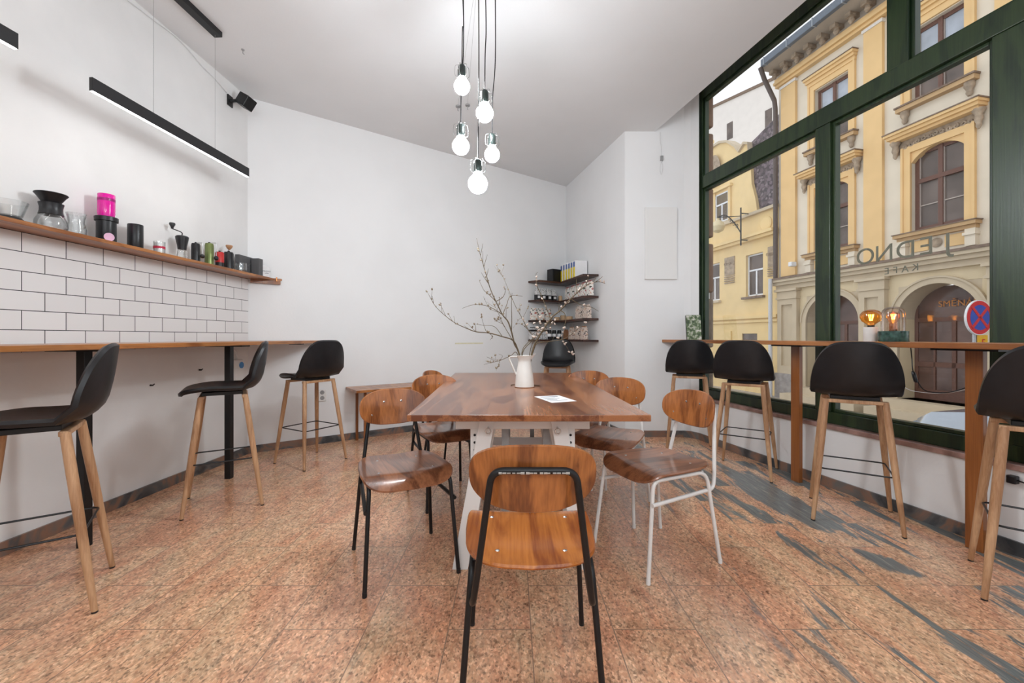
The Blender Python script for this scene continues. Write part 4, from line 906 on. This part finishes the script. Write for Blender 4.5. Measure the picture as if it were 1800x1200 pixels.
# ------------------------------------------------------------ outside: street and houses
GZ = -1.0
M_st = plain('street_paving', (.30,.28,.26), .5, var=.15, scale=6); M_pav = plain('pavement_stone', (.38,.35,.32), .6, var=.12, scale=8)
struct(lbox(3.3, 11.6, -14, 30, GZ-.1, GZ), 'trim_5', M_st); struct(lbox(10.3, 11.72, -14, 30, GZ, GZ+.10), 'trim_6', M_pav)
struct(lbox(3.3, 4.4, -14, 30, GZ, GZ+.10), 'trim_7', M_pav)
M_yel_w = plaster('yellow_render', (.78,.53,.25), .05); M_crm = plaster('cream_render', (.74,.66,.53), .05); M_yel2 = plaster('pale_yellow_render', (.80,.60,.30), .05)
M_stone = plain('weathered_relief', (.36,.28,.20), .8, var=.3, scale=9); M_band = plaster('ledge_cream', (.58,.48,.34), .08)
M_brown = plain('brown_window_wood', (.14,.065,.045), .5, var=.15); M_gl = paned('far_glass'); M_cur = plain('pale_curtain', (.40,.44,.50), .3, var=.15, scale=3)
M_slate = spots('slate_roof', (.06,.045,.05), [(.17,.13,.15),(.12,.09,.10),(.22,.18,.19)], 9, .6); M_gut = plain('zinc_gutter', (.13,.155,.19), .5, var=.2); M_pipe = plain('brown_pipe', (.10,.075,.065), .5)
M_plinth = plain('grey_plinth', (.32,.29,.27), .6, var=.2, scale=7); M_wfr = plain('white_window', (.75,.76,.78), .4); M_pale = plaster('pale_far_render', (.76,.71,.66), .03)
M_ochre = plaster('ochre_sill', (.52,.34,.17), .1)
M_caps = plain('corroded_flashing', (.20,.14,.10), .7, var=.3, scale=12)
A0 = 12.0; N0 = A0*CN
def fs(px): return sl(px, A0)[0]
def sd(d): return -SN*A0 + d/CN
B0 = sd(8.0)
b1 = thing('corner_house', 'large yellow and cream house with round arches across the street', 'building', W(N0, B0, GZ), PHI)
def bb(n0,n1,s0,s1,z0,z1,mb=None): mb = mb or MB(); return mb.box(n0,n1,s0-B0,s1-B0,z0-GZ,z1-GZ)
def grid_wall(s0,s1,z0,z1,holes,name,mat,par,off,th=.35):
    ss = sorted({s0,s1,*[h[0] for h in holes],*[h[1] for h in holes]}); zz = sorted({z0,z1,*[h[2] for h in holes],*[h[3] for h in holes]})
    m = MB()
    for a,b in zip(ss,ss[1:]):
        run = None
        for c,d_ in zip(zz,zz[1:]):
            if any(h[0]-1e-6 <= a and b <= h[1]+1e-6 and h[2]-1e-6 <= c and d_ <= h[3]+1e-6 for h in holes): 
                if run: m.box(0,th,a-off,b-off,run[0]-GZ,run[1]-GZ); run = None
            else: run = (run[0], d_) if run else (c, d_)
        if run: m.box(0,th,a-off,b-off,run[0]-GZ,run[1]-GZ)
    return m.build(name, mat, par)
cols = [(sd(9.735), 1), (sd(12.22), 1), (sd(7.2), 1), (sd(4.6),1)]
edge = sd(14.0); near = sd(2.5)
hu = [(c-.52,c+.52,6.8,8.5) for c,_ in cols]; h1 = [(c-.52,c+.52,3.64,5.56) for c,_ in cols]
grid_wall(near, edge, 3.0, 9.9, hu+h1, 'upper_wall', M_crm, b1, B0)
hg = [(c-.80,c+.80,-.45,2.32) for c,_ in cols]
grid_wall(near, edge, -1.0, 3.0, hg, 'ground_floor_wall', plaster('ground_cream', (.70,.58,.38), .06), b1, B0, .6)
def arc_spandrel(c, r, zs_, ztop, x0, x1, mb, n_=14):            # fills the corners between an arch and its square opening
    for sg in (-1,1):
        pts = [(c+sg*r*math.cos(k*PI/2/n_)-B0, zs_+r*math.sin(k*PI/2/n_)-GZ) for k in range(n_+1)]
        for (a,b),(c2,d2) in zip(pts, pts[1:]):
            mb.prismx([(a,b),(c2,d2),(c2,ztop-GZ),(a,ztop-GZ)], x0, x1)
def ring(c, r0, r1, zc, x0, x1, mb, a0=0, a1=PI, n_=28):
    for k in range(n_):
        t0, t1 = a0+(a1-a0)*k/n_, a0+(a1-a0)*(k+1)/n_
        mb.prismx([(c+r0*math.cos(t0)-B0,zc+r0*math.sin(t0)-GZ),(c+r1*math.cos(t0)-B0,zc+r1*math.sin(t0)-GZ),(c+r1*math.cos(t1)-B0,zc+r1*math.sin(t1)-GZ),(c+r0*math.cos(t1)-B0,zc+r0*math.sin(t1)-GZ)], x0, x1)
for i, (c,_) in enumerate(cols):
    # ground floor arch with moulding and recessed shop door
    m = MB(); arc_spandrel(c,.80,1.52,2.33,0,.6,m); m.build('arch_wall', M_band, b1)
    m = MB(); ring(c,.80,.93,1.52,-.05,.03,m); ring(c,.93,.97,1.52,-.08,.03,m)
    bb(-.05,.03,c-.93,c-.80,-.45,1.52,m); bb(-.05,.03,c+.80,c+.93,-.45,1.52,m); m.build('arch_moulding', M_band, b1)
    dr = MB(); bb(.52,.58,c-.80,c-.72,-.45,2.32,dr); bb(.52,.58,c+.72,c+.80,-.45,2.32,dr); bb(.52,.58,c-.72,c+.72,-.45,-.20,dr); bb(.52,.58,c-.72,c+.72,.35,.47,dr); bb(.52,.58,c-.72,c+.72,1.45,1.55,dr); bb(.52,.58,c-.04,c+.04,-.2,1.45,dr); bb(.52,.58,c+.36,c+.40,-.2,1.45,dr)
    door = dr.build('shop_door', M_brown, b1); bb(.545,.56,c-.74,c+.74,-.4,2.3).build('pane', plain('shop_glass_%d' % i, (.13,.075,.06), .15, var=.4, scale=1.6), door)
    for st_ in range(2): bb(-.35-.3*st_,.55,c-1.0-.15*st_,c+1.0+.15*st_,-1.0+(0 if st_ else .0),-.45-.22*st_).build('step', M_band, b1)
    # first floor arched window
    def win4(z0,z1,arch,glassm):
        f = MB(); x0_, x1_ = .12,.18
        bb(x0_,x1_,c-.52,c-.43,z0,z1,f); bb(x0_,x1_,c+.43,c+.52,z0,z1,f); bb(x0_,x1_,c-.43,c+.43,z0,z0+.09,f); bb(x0_,x1_,c-.43,c+.43,z1-.09,z1,f)
        bb(x0_-.02,x1_,c-.045,c+.045,z0,z1,f); zt = z0+(z1-z0)*.62; bb(x0_-.03,x1_,c-.43,c+.43,zt-.05,zt+.05,f)
        o = f.build('window_frame', M_brown, b1)
        m2 = MB(); zm = z0+(zt-z0)*.5
        for q in (c-.24,c+.24):
            bb(x0_+.01,x1_-.01,q-.195,q+.195,zm-.012,zm+.012,m2)
            for a_,b_,c_,d_ in ((q-.195,q-.175,z0+.09,zt-.05),(q+.175,q+.195,z0+.09,zt-.05),(q-.195,q-.175,zt+.05,z1-.09),(q+.175,q+.195,zt+.05,z1-.09)): bb(x0_+.01,x1_-.01,a_,b_,c_,d_,m2)
        m2.build('glazing_bars', plain('pale_bars', (.42,.36,.32), .5), o)
        bb(x1_-.02,x1_,c-.45,c+.45,z0+.05,z1-.05).build('pane', glassm, o)
        if arch:
            m3 = MB(); R_ = (.52**2+.26**2)/(2*.26)
            for k in range(12):
                a_, b_ = -.52+1.04*k/12, -.52+1.04*(k+1)/12; za = math.sqrt(R_*R_-a_*a_)-R_+z1; zb = math.sqrt(R_*R_-b_*b_)-R_+z1
                m3.prismx([(c+a_-B0,za-GZ),(c+b_-B0,zb-GZ),(c+b_-B0,z1+.001-GZ),(c+a_-B0,z1+.001-GZ)],0,.16)
            m3.build('arch_head', M_yel_w, b1)
    win4(3.64,5.56,True,M_gl); win4(6.8,8.5,False,M_gl)
    bb(.155,.165,c-.42,c+.42,7.95,8.42).build('curtain', M_cur, b1)
    # surrounds
    for z0,z1 in ((3.64,5.72),(6.8,8.68)):
        m = MB(); bb(-.05,.02,c-.70,c-.52,z0-.02,z1,m); bb(-.05,.02,c+.52,c+.70,z0-.02,z1,m); bb(-.05,.02,c-.52,c+.52,z1-.16,z1,m); bb(-.075,.02,c-.71,c-.66,z0-.02,z1,m); bb(-.075,.02,c+.66,c+.71,z0-.02,z1,m); m.build('window_surround', M_yel_w, b1)
    m = MB(); bb(-.20,.02,c-.76,c+.76,8.86,8.93,m); bb(-.14,.02,c-.74,c+.74,8.78,8.86,m); bb(-.08,.02,c-.72,c+.72,8.68,8.78,m); m.build('window_hood', M_yel_w, b1); bb(-.22,.02,c-.78,c+.78,8.93,8.95).build('flashing', M_caps, b1)
    bb(-.20,.02,c-.78,c+.78,6.70,6.74).build('flashing', M_caps, b1); m = MB(); bb(-.17,.02,c-.76,c+.76,6.60,6.70,m); m.build('window_sill', M_ochre, b1)
    for q in (c-.62,c+.62):
        MB().lathe([(.03,-.30),(.06,-.24),(.05,-.18),(.09,-.10),(.09,0)],(-.06,q-B0,6.60-GZ),12).build('sill_bracket', M_stone, b1, smooth=True)
    # pediment of the first floor window: hood, scroll relief, consoles
    m = MB(); bb(-.34,.02,c-.92,c+.92,6.03,6.09,m); bb(-.28,.02,c-.89,c+.89,5.96,6.03,m); bb(-.20,.02,c-.85,c+.85,5.90,5.96,m); m.build('window_hood', M_yel_w, b1); bb(-.36,.02,c-.94,c+.94,6.09,6.115).build('flashing', M_caps, b1)
    m = MB(); bb(-.02,.02,c-.80,c+.80,5.60,5.90,m)
    for k in range(11):
        q = c-.62+k*.124; rr = .05+.012*(k%2); zc_ = 5.76+.05*(1-((q-c)/.62)**2)-.02
        m.tube([(-.035-.0*k,q-B0+rr*(1-.07*j)*math.cos(j*.7+k),zc_-GZ+rr*(1-.07*j)*math.sin(j*.7+k)) for j in range(12)], .022, 6)
    m.build('scroll_relief', M_stone, b1, smooth=True)
    for q in (c-.80,c+.80):
        MB().lathe([(.02,-.42),(.05,-.36),(.045,-.30),(.075,-.22),(.06,-.12),(.11,-.04),(.11,0)],(-.10,q-B0,5.92-GZ),12).build('console', M_stone, b1, smooth=True)
    m = MB(); bb(-.20,.02,c-.80,c+.80,3.50,3.58,m); bb(-.12,.02,c-.76,c+.76,3.42,3.50,m); m.build('window_sill', M_ochre, b1); bb(-.22,.02,c-.82,c+.82,3.58,3.60).build('flashing', M_caps, b1)
    for q in (c-.66,c+.66): m = MB(); bb(-.12,.02,q-.09,q+.09,3.05,3.42,m); bb(-.16,.02,q-.11,q+.11,3.28,3.34,m); m.build('pedestal', M_crm, b1)
    for q in (c-.34,c+.34): bb(-.03,.02,q-.18,q+.18,3.12,3.38).build('parapet_panel', M_yel_w, b1)
    MB().lathe([(.10,0),(.11,.02),(.05,.05),(.0,.055)],(0,0,0),16).xf(Matrix.Translation((-.01,c-B0,3.26-GZ)) @ Matrix.Rotation(-PI/2,4,'Y')).build('rosette', M_stone, b1, smooth=True)
for s0,s1 in ((sd(13.32),sd(13.84)),(sd(10.83),sd(11.28)),(sd(8.25),sd(8.72)),(sd(5.7),sd(6.15))):
    bb(-.09,.02,s0,s1,3.05,9.30).build('pilaster', M_yel_w, b1); bb(-.12,.02,s0-.03,s1+.03,9.18,9.26).build('pilaster_cap', plain('white_cap',(.72,.68,.62),.6), b1)
    m = MB(); bb(-.14,.02,s0-.09,s0+.06,-.1,2.3,m); bb(-.14,.02,s1-.06,s1+.09,-.1,2.3,m); bb(-.14,.02,s0+.06,s1-.06,2.12,2.3,m); bb(-.14,.02,s0+.06,s1-.06,-.1,.15,m); bb(-.07,.02,s0+.06,s1-.06,.15,2.12,m)
    bb(-.18,.02,s0-.12,s1+.12,2.30,2.36,m); bb(-.15,.02,s0-.10,s1+.10,2.36,2.55,m); bb(-.22,.02,s0-.15,s1+.15,2.55,2.62,m); m.build('ground_pilaster', M_band, b1)
    bb(-.20,.02,s0-.14,s1+.14,-1.0,-.1).build('plinth', M_plinth, b1)
m = MB(); bb(-.30,.0,near,edge+.05,2.86,2.94,m); bb(-.22,.0,near,edge+.03,2.76,2.86,m); bb(-.12,0,near,edge,2.62,2.76,m); m.build('string_course', M_band, b1); bb(-.33,0,near,edge+.06,2.94,3.0).build('flashing', M_caps, b1)
m = MB(); bb(-.16,0,near,edge,9.30,9.38,m); bb(-.24,0,near,edge,9.38,9.46,m); bb(-.18,0,near,edge,9.46,9.58,m); m.build('cornice_moulding', M_yel_w, b1)
m = MB(); bb(-.78,0,near,edge,9.82,9.92,m); bb(-.10,0,near,edge,9.58,9.82,m); m.build('eaves_soffit', plaster('weathered_soffit', (.46,.40,.33), .1), b1)
m = MB(); bb(-.92,-.78,near,edge-.2,9.80,10.02,m); m.build('gutter', M_gut, b1, bevel=.02); m = MB(); q = edge-.35
while q > near: bb(-.93,-.77,q,q+.03,9.79,10.03,m); q -= .85
m.build('gutter_straps', plain('strap', (.30,.33,.36), .5), b1)
q = sd(13.9)
while q > sd(6.5):
    m = MB(); bb(-.42,0,q-.08,q+.08,9.70,9.82,m); MB_ = MB().lathe([(.03,-.22),(.08,-.14),(.06,-.07),(.10,0)],(-.28,q-B0,9.76-GZ),10); m.add(MB_.v, MB_.f); m.build('eaves_bracket', M_stone, b1, smooth=False); q -= .42
m = MB(); m.tube([(-.85,edge-B0-.12,10.85),(-.62,edge-B0-.06,10.5),(-.20,edge-B0-.02,9.9),(-.14,edge-B0,9.6),(-.14,edge-B0,3.9)], .07, 10); m.build('downpipe', M_pipe, b1, smooth=True)
MB().tube([(-.34,edge-B0,4.0),(-.34,edge-B0,0)], .06, 10).build('lower_downpipe', plain('grey_pipe', (.55,.55,.56), .5), b1, smooth=True)
MB().box(-.30,-.10,sd(13.25)-B0,sd(13.25)-B0+.13,3.30-GZ,3.44-GZ).build('security_camera', M_wfr, b1, bevel=.02)
tM = Matrix(((0,0,-1,0),(-1,0,0,0),(0,1,0,0),(0,0,0,1)))
text('shop_sign_lettering', 'SMĚNÁRNA', .20, plain('orange_letters', (.55,.20,.03), .5), Matrix.Translation((.50, sd(9.5)-B0, 1.86-GZ)) @ tM, b1, .004)
# neighbouring pale yellow house with curved gable
B1 = sd(14.02)
b2 = thing('gabled_house', 'pale yellow house with curved gable and slate roof at the end of the street', 'building', W(N0, B1, GZ), PHI)
def b2b(n0,n1,s0,s1,z0,z1,mb=None): mb = mb or MB(); return mb.box(n0,n1,s0-B1,s1-B1,z0-GZ,z1-GZ)
e2_ = sd(24)
wn = [(sd(14.65),sd(15.42),2.55,4.05),(sd(16.76),sd(17.53),2.55,4.05),(sd(16.24),sd(16.95),5.6,6.75)]
_h = [w_ for w_ in wn]
grid_wall(B1, e2_, -1, 5.5, _h[:2]+[(sd(14.9),sd(15.6),-.6,1.2)], 'front_wall', M_yel2, b2, B1)
gw = [(sd(14.9),5.5),(sd(14.98),6.0),(sd(15.15),6.6),(sd(15.2),7.4),(sd(15.25),8.05),(sd(15.45),8.15),(sd(15.7),7.95),(sd(15.9),8.25),(sd(16.3),8.6),(sd(16.7),8.75),(sd(17.1),8.75),(sd(17.5),8.6),(sd(18.2),7.9),(sd(19),5.5)]
# gable slightly behind its window
MB().prismx([(a-B1,z-GZ) for a,z in gw], 0, .3).build('gable', M_yel2, b2)
m = MB()
for (a,z),(c,d_) in zip(gw[3:-1], gw[4:]): m.prismx([(a-B1,z-GZ),(c-B1,d_-GZ),(c-B1,d_+.09-GZ),(a-B1,z+.09-GZ)], -.10, .32)
m.build('gable_coping', M_band, b2)
MB().prismx([(.0,5.5-GZ),(sd(15.3)-B1,5.5-GZ),(sd(15.3)-B1,8.15-GZ),(0,8.6-GZ)], .12, .5).build('slate_roof', M_slate, b2)
MB().lathe([(.5,0),(.55,.08),(.62,.1)],(0,0,0),28,1,.6).xf(Matrix.Translation((-.02,sd(16.95)-B1,7.75-GZ)) @ Matrix.Rotation(-PI/2,4,'Y')).build('gable_relief', M_stone, b2)
for i,(a,b,z0,z1) in enumerate(wn):
    x_ = .10 if i < 2 else -.03
    m = MB()
    for p_,q_,r_,s__ in ((a,a+.05,z0,z1),(b-.05,b,z0,z1),(a,b,z0,z0+.06),(a,b,z1-.05,z1),((a+b)/2-.03,(a+b)/2+.03,z0,z0+(z1-z0)*.62),(a,b,z0+(z1-z0)*.62-.03,z0+(z1-z0)*.62+.03)): b2b(x_,x_+.06,p_,q_,r_,s__,m)
    o = m.build('window_frame', M_wfr, b2); b2b(x_+.03,x_+.05,a+.02,b-.02,z0+.03,z1-.03).build('pane', M_gl, o)
    b2b(-.12,.02,a-.10,b+.10,z0-.10,z0-.02).build('window_sill', M_band if i else M_caps, b2)
    if i == 2:
        m = MB(); b2b(-.06,.02,a-.12,a,z0,z1+.1,m); b2b(-.06,.02,b,b+.12,z0,z1+.1,m); b2b(-.14,.02,a-.2,b+.2,z1+.1,z1+.2,m); m.build('window_surround', M_yel2, b2)
for z0,z1,o_ in ((4.62,4.72,.28),(4.52,4.62,.18),(5.42,5.52,.14),(1.74,1.84,.10),(1.60,1.68,.06)): b2b(-o_,.02,B1,e2_,z0,z1).build('cornice', M_band if z0 > 5 else M_yel2, b2)
for px in (1283,1357):
    a = sl(px,A0)[0]; w__ = .26 if px < 1300 else .15
    m = MB(); b2b(-.03,.02,a-w__,a+w__,3.45,4.15,m)
    for k in range(4): b2b(-.045,.02,a-w__,a+w__,3.40-.08*k-.02,3.40-.08*k+.02,m)
    for k in range(5): m.tube([(-.04,a-B1-w__+.06+k*w__*.4+.05*math.cos(j),3.9-GZ+.05*math.sin(j)) for j in range(7)], .012, 5)
    m.build('relief_panel', M_stone, b2)
MB().lathe([(.25,0),(.25,.03),(.20,.05)],(0,0,0),28).xf(Matrix.Translation((0,sl(1347,A0)[0]-B1,4.98-GZ)) @ Matrix.Rotation(-PI/2,4,'Y')).build('medallion', M_yel2, b2)
m = MB(); 
for a_ in (sd(14.3),sd(16.1)): b2b(-.05,.02,a_-.0,a_+.45,-.6,1.3,m)
m.build('pilaster_panel', M_yel2, b2); b2b(.05,.12,sd(14.9),sd(15.6),-.6,1.2).build('shop_window', M_gl, b2)
MB().lathe([(.14,0),(.18,.1),(.13,.15),(.16,.5),(.24,.55),(.24,.62)],(.1,sd(17.55)-B1,8.6-GZ),12).build('gable_urn', M_yel2, b2, smooth=True)
# far pale block
q1, q2 = at(1225,592,36), at(1385,592,29)
dv = (q2-q1); dv.z = 0; L_ = dv.length; an = math.atan2(dv.y,dv.x)
b3 = thing('pale_tower_block', 'tall pale blank-walled building rising behind the gabled house', 'building', (q1.x,q1.y,GZ), an)
MB().prismy([(0,0),(L_,0),(L_,20.2),(0,21.0)], 0, 8).build('wall', M_pale, b3)
MB().prismy([(-.1,21.0),(L_+.1,20.2),(L_+.1,20.4),(-.1,21.2)], -.1, 8.1).build('roof_edge', M_caps, b3)
for px, py in ((1283,230),(1351,208)):
    k = (px-CX)/F; t_ = (k*q1.y-q1.x)/(dv.x-k*dv.y); d = q1.y+dv.y*t_; z = H-(py-HY)/F*d
    MB().box(L_*t_-.25,L_*t_+.25,-.03,.02,z-GZ-.65,z-GZ+.65).build('window', M_gl, b3)
# stone pier of our own house beside the window, with projecting blocks
pr_ = thing('stone_pier', 'brown stone pier with stacked blocks just outside the window on the left', 'pier', W(3.05,4.13,GZ), PHI)
M_pier = plain('brown_stone', (.22,.125,.075), .6, var=.15, scale=5); M_pier2 = plain('rough_stone', (.20,.15,.11), .8, var=.35, scale=18, bmp=.3)
z = GZ+.1; k = 0
while z < 5:
    hgt = .62; mt = M_pier2 if z < 1.35 else M_pier
    MB().box(0,.20,0,.5,z-GZ,z-GZ+hgt-.07).build('stone_block', mt, pr_, bevel=.02); MB().box(0,.16,.04,.5,z-GZ+hgt-.07,z-GZ+hgt).build('joint', mt, pr_); z += hgt
# wrought iron lamp bracket on the gabled house
q = W(N0-.02, sl(1311,A0)[0], 0); lampz = 5.0
fr = thing('street_lantern', 'wrought iron bracket with a pale round globe lamp on the gabled house', 'street lamp', W(N0-.0, sd(15.15), 5.1), PHI)
m = MB().tube([(-.45,.0,-.75),(-.45,0,.6)], .025, 8); m.tube([(0,0,-.55),(-.45,0,-.55)], .02, 8); m.tube([(0,0,.4),(-.45,0,.4)], .02, 8)
m.tube(smoothpath([(-.45,0,-.3),(-.55,.2,.1),(-.75,.40,.42),(-.9,.62,.40)]), .02, 8); m.tube([(-.45,0,.3),(-.9,.62,.40)], .015, 8)
for j in range(3): m.tube([(-.52-.03*j+.0,.12+.1*j+.06*math.cos(k*.7),-.02+.1*j+.06*math.sin(k*.7)) for k in range(9)], .012, 6)
m.build('bracket', M_black, fr, smooth=True); MB().lathe([(.05,.06),(.05,.0),(.19,-.10),(.25,-.25),(.19,-.40),(.05,-.47),(0,-.48)],(-.9,.62,.30),20).build('globe', plain('cream_globe', (.70,.60,.38), .3), fr, smooth=True)
# no-stopping sign
sp = Vector(((1718-CX)/F*7.2, 7.2, GZ+.1)); sg = thing('no_stopping_sign', 'round red and blue no-stopping sign on a pole across the street', 'road sign', sp, .20)
zc_ = 1.41-sp.z
def disc(r, y, mat, name, par, th=.012): return MB().lathe([(r,0),(r,th)],(0,0,0),40).xf(Matrix.Translation((0,y,zc_)) @ Matrix.Rotation(PI/2,4,'X')).build(name, mat, par)
sgm = thing('x','x','x'); bpy.data.objects.remove(sgm)
M_sr = plain('sign_red', (.60,.03,.04), .4); M_sb = plain('sign_blue', (.03,.08,.42), .4)
disc(.30,0,M_wfr,'disc',sg,.03); disc(.285,-.03,M_sr,'red_ring',sg,.004); disc(.215,-.034,M_sb,'blue_field',sg,.003)
m = MB()
for a in (PI/4,-PI/4): m.add([tuple(Matrix.Translation((0,-.041,zc_)) @ Matrix.Rotation(a,4,'Y') @ Vector(p_)) for p_ in ((-.25,0,-.025),(.25,0,-.025),(.25,0,.025),(-.25,0,.025),(-.25,.004,-.025),(.25,.004,-.025),(.25,.004,.025),(-.25,.004,.025))],[(0,1,2,3),(7,6,5,4),(0,4,5,1),(1,5,6,2),(2,6,7,3),(3,7,4,0)])
m.build('red_cross', M_sr, sg); MB().tube([(0,.035,0),(0,.035,zc_+.2)], .03, 12).build('pole', plain('galvanised', (.42,.43,.45), .4, .5), sg, smooth=True)
MB().box(-.02,.20,-.02,-.01,zc_-.55,zc_-.30).build('yellow_plate', plain('plate_yellow', (.75,.42,.03), .5), sg); text('plate_text', 'E', .16, M_sr, Matrix.Translation((.10,-.024,zc_-.43)) @ Matrix.Rotation(PI/2,4,'X'), sg)
# parked car, front towards the left of the picture
M_car = plain('car_paint', (.36,.40,.45), .2, .4, var=.02, coat=.6)
cpos = W(8.1, 5.0, GZ); car = thing('parked_car', 'pale blue-grey parked car in the street below the window', 'car', cpos, PHI)
def car_sec(y, hw, zb, zt, tum):  return [(-hw,y,zb),(-hw*1.0,y,zb+(zt-zb)*.45),(-hw*.97,y,zb+(zt-zb)*.75),(-hw*tum,y,zt),(0,y,zt+.02),(hw*tum,y,zt),(hw*.97,y,zb+(zt-zb)*.75),(hw,y,zb+(zt-zb)*.45),(hw,y,zb)]
secs = [car_sec(0,.62,.30,.62,.9),car_sec(-.08,.74,.24,.84,.9),car_sec(-.3,.83,.22,.98,.88),car_sec(-.8,.86,.22,1.06,.88),car_sec(-1.15,.87,.22,1.10,.88),car_sec(-1.9,.87,.22,1.45,.70),car_sec(-2.8,.87,.22,1.50,.70),car_sec(-3.6,.86,.22,1.40,.70),car_sec(-4.0,.84,.24,1.0,.85),car_sec(-4.2,.75,.3,.8,.9)]
m = MB(); vs = [p_ for s_ in secs for p_ in s_]; ns_ = 9; fsx = []
for i in range(len(secs)-1): fsx += [(i*ns_+k, i*ns_+(k+1)%ns_, (i+1)*ns_+(k+1)%ns_, (i+1)*ns_+k) for k in range(ns_)]
fsx += [tuple(range(ns_-1,-1,-1)), tuple(range((len(secs)-1)*ns_, len(secs)*ns_))]
m.add(vs, fsx).build('body', M_car, car, smooth=True)
M_tyre = plain('tyre', (.02,.02,.02), .7)
for x in (-.78,.78):
    for y in (-.75,-3.4): MB().lathe([(.18,-.1),(.31,-.1),(.32,0),(.31,.1),(.18,.1)],(0,0,0),24).xf(Matrix.Translation((x,y,.32)) @ Matrix.Rotation(PI/2,4,'Y')).build('wheel', M_tyre, car, smooth=True)
for sx in (-1,1): MB().lathe([(.0,.09),(.10,.06),(.15,0)],(0,0,0),16,1,.55).xf(Matrix.Translation((sx*.60,-.10,.74)) @ Matrix.Rotation(sx*.5,4,'Z') @ Matrix.Rotation(-PI/2,4,'X')).build('headlight', plain('headlight_%d' % sx, (.55,.57,.6), .08, .5), car, smooth=True)
MB().prismx([(-1.2,1.0),(-1.85,1.42),(-1.87,1.40),(-1.22,.98)], -.62,.62).build('windscreen', M_gl, car)
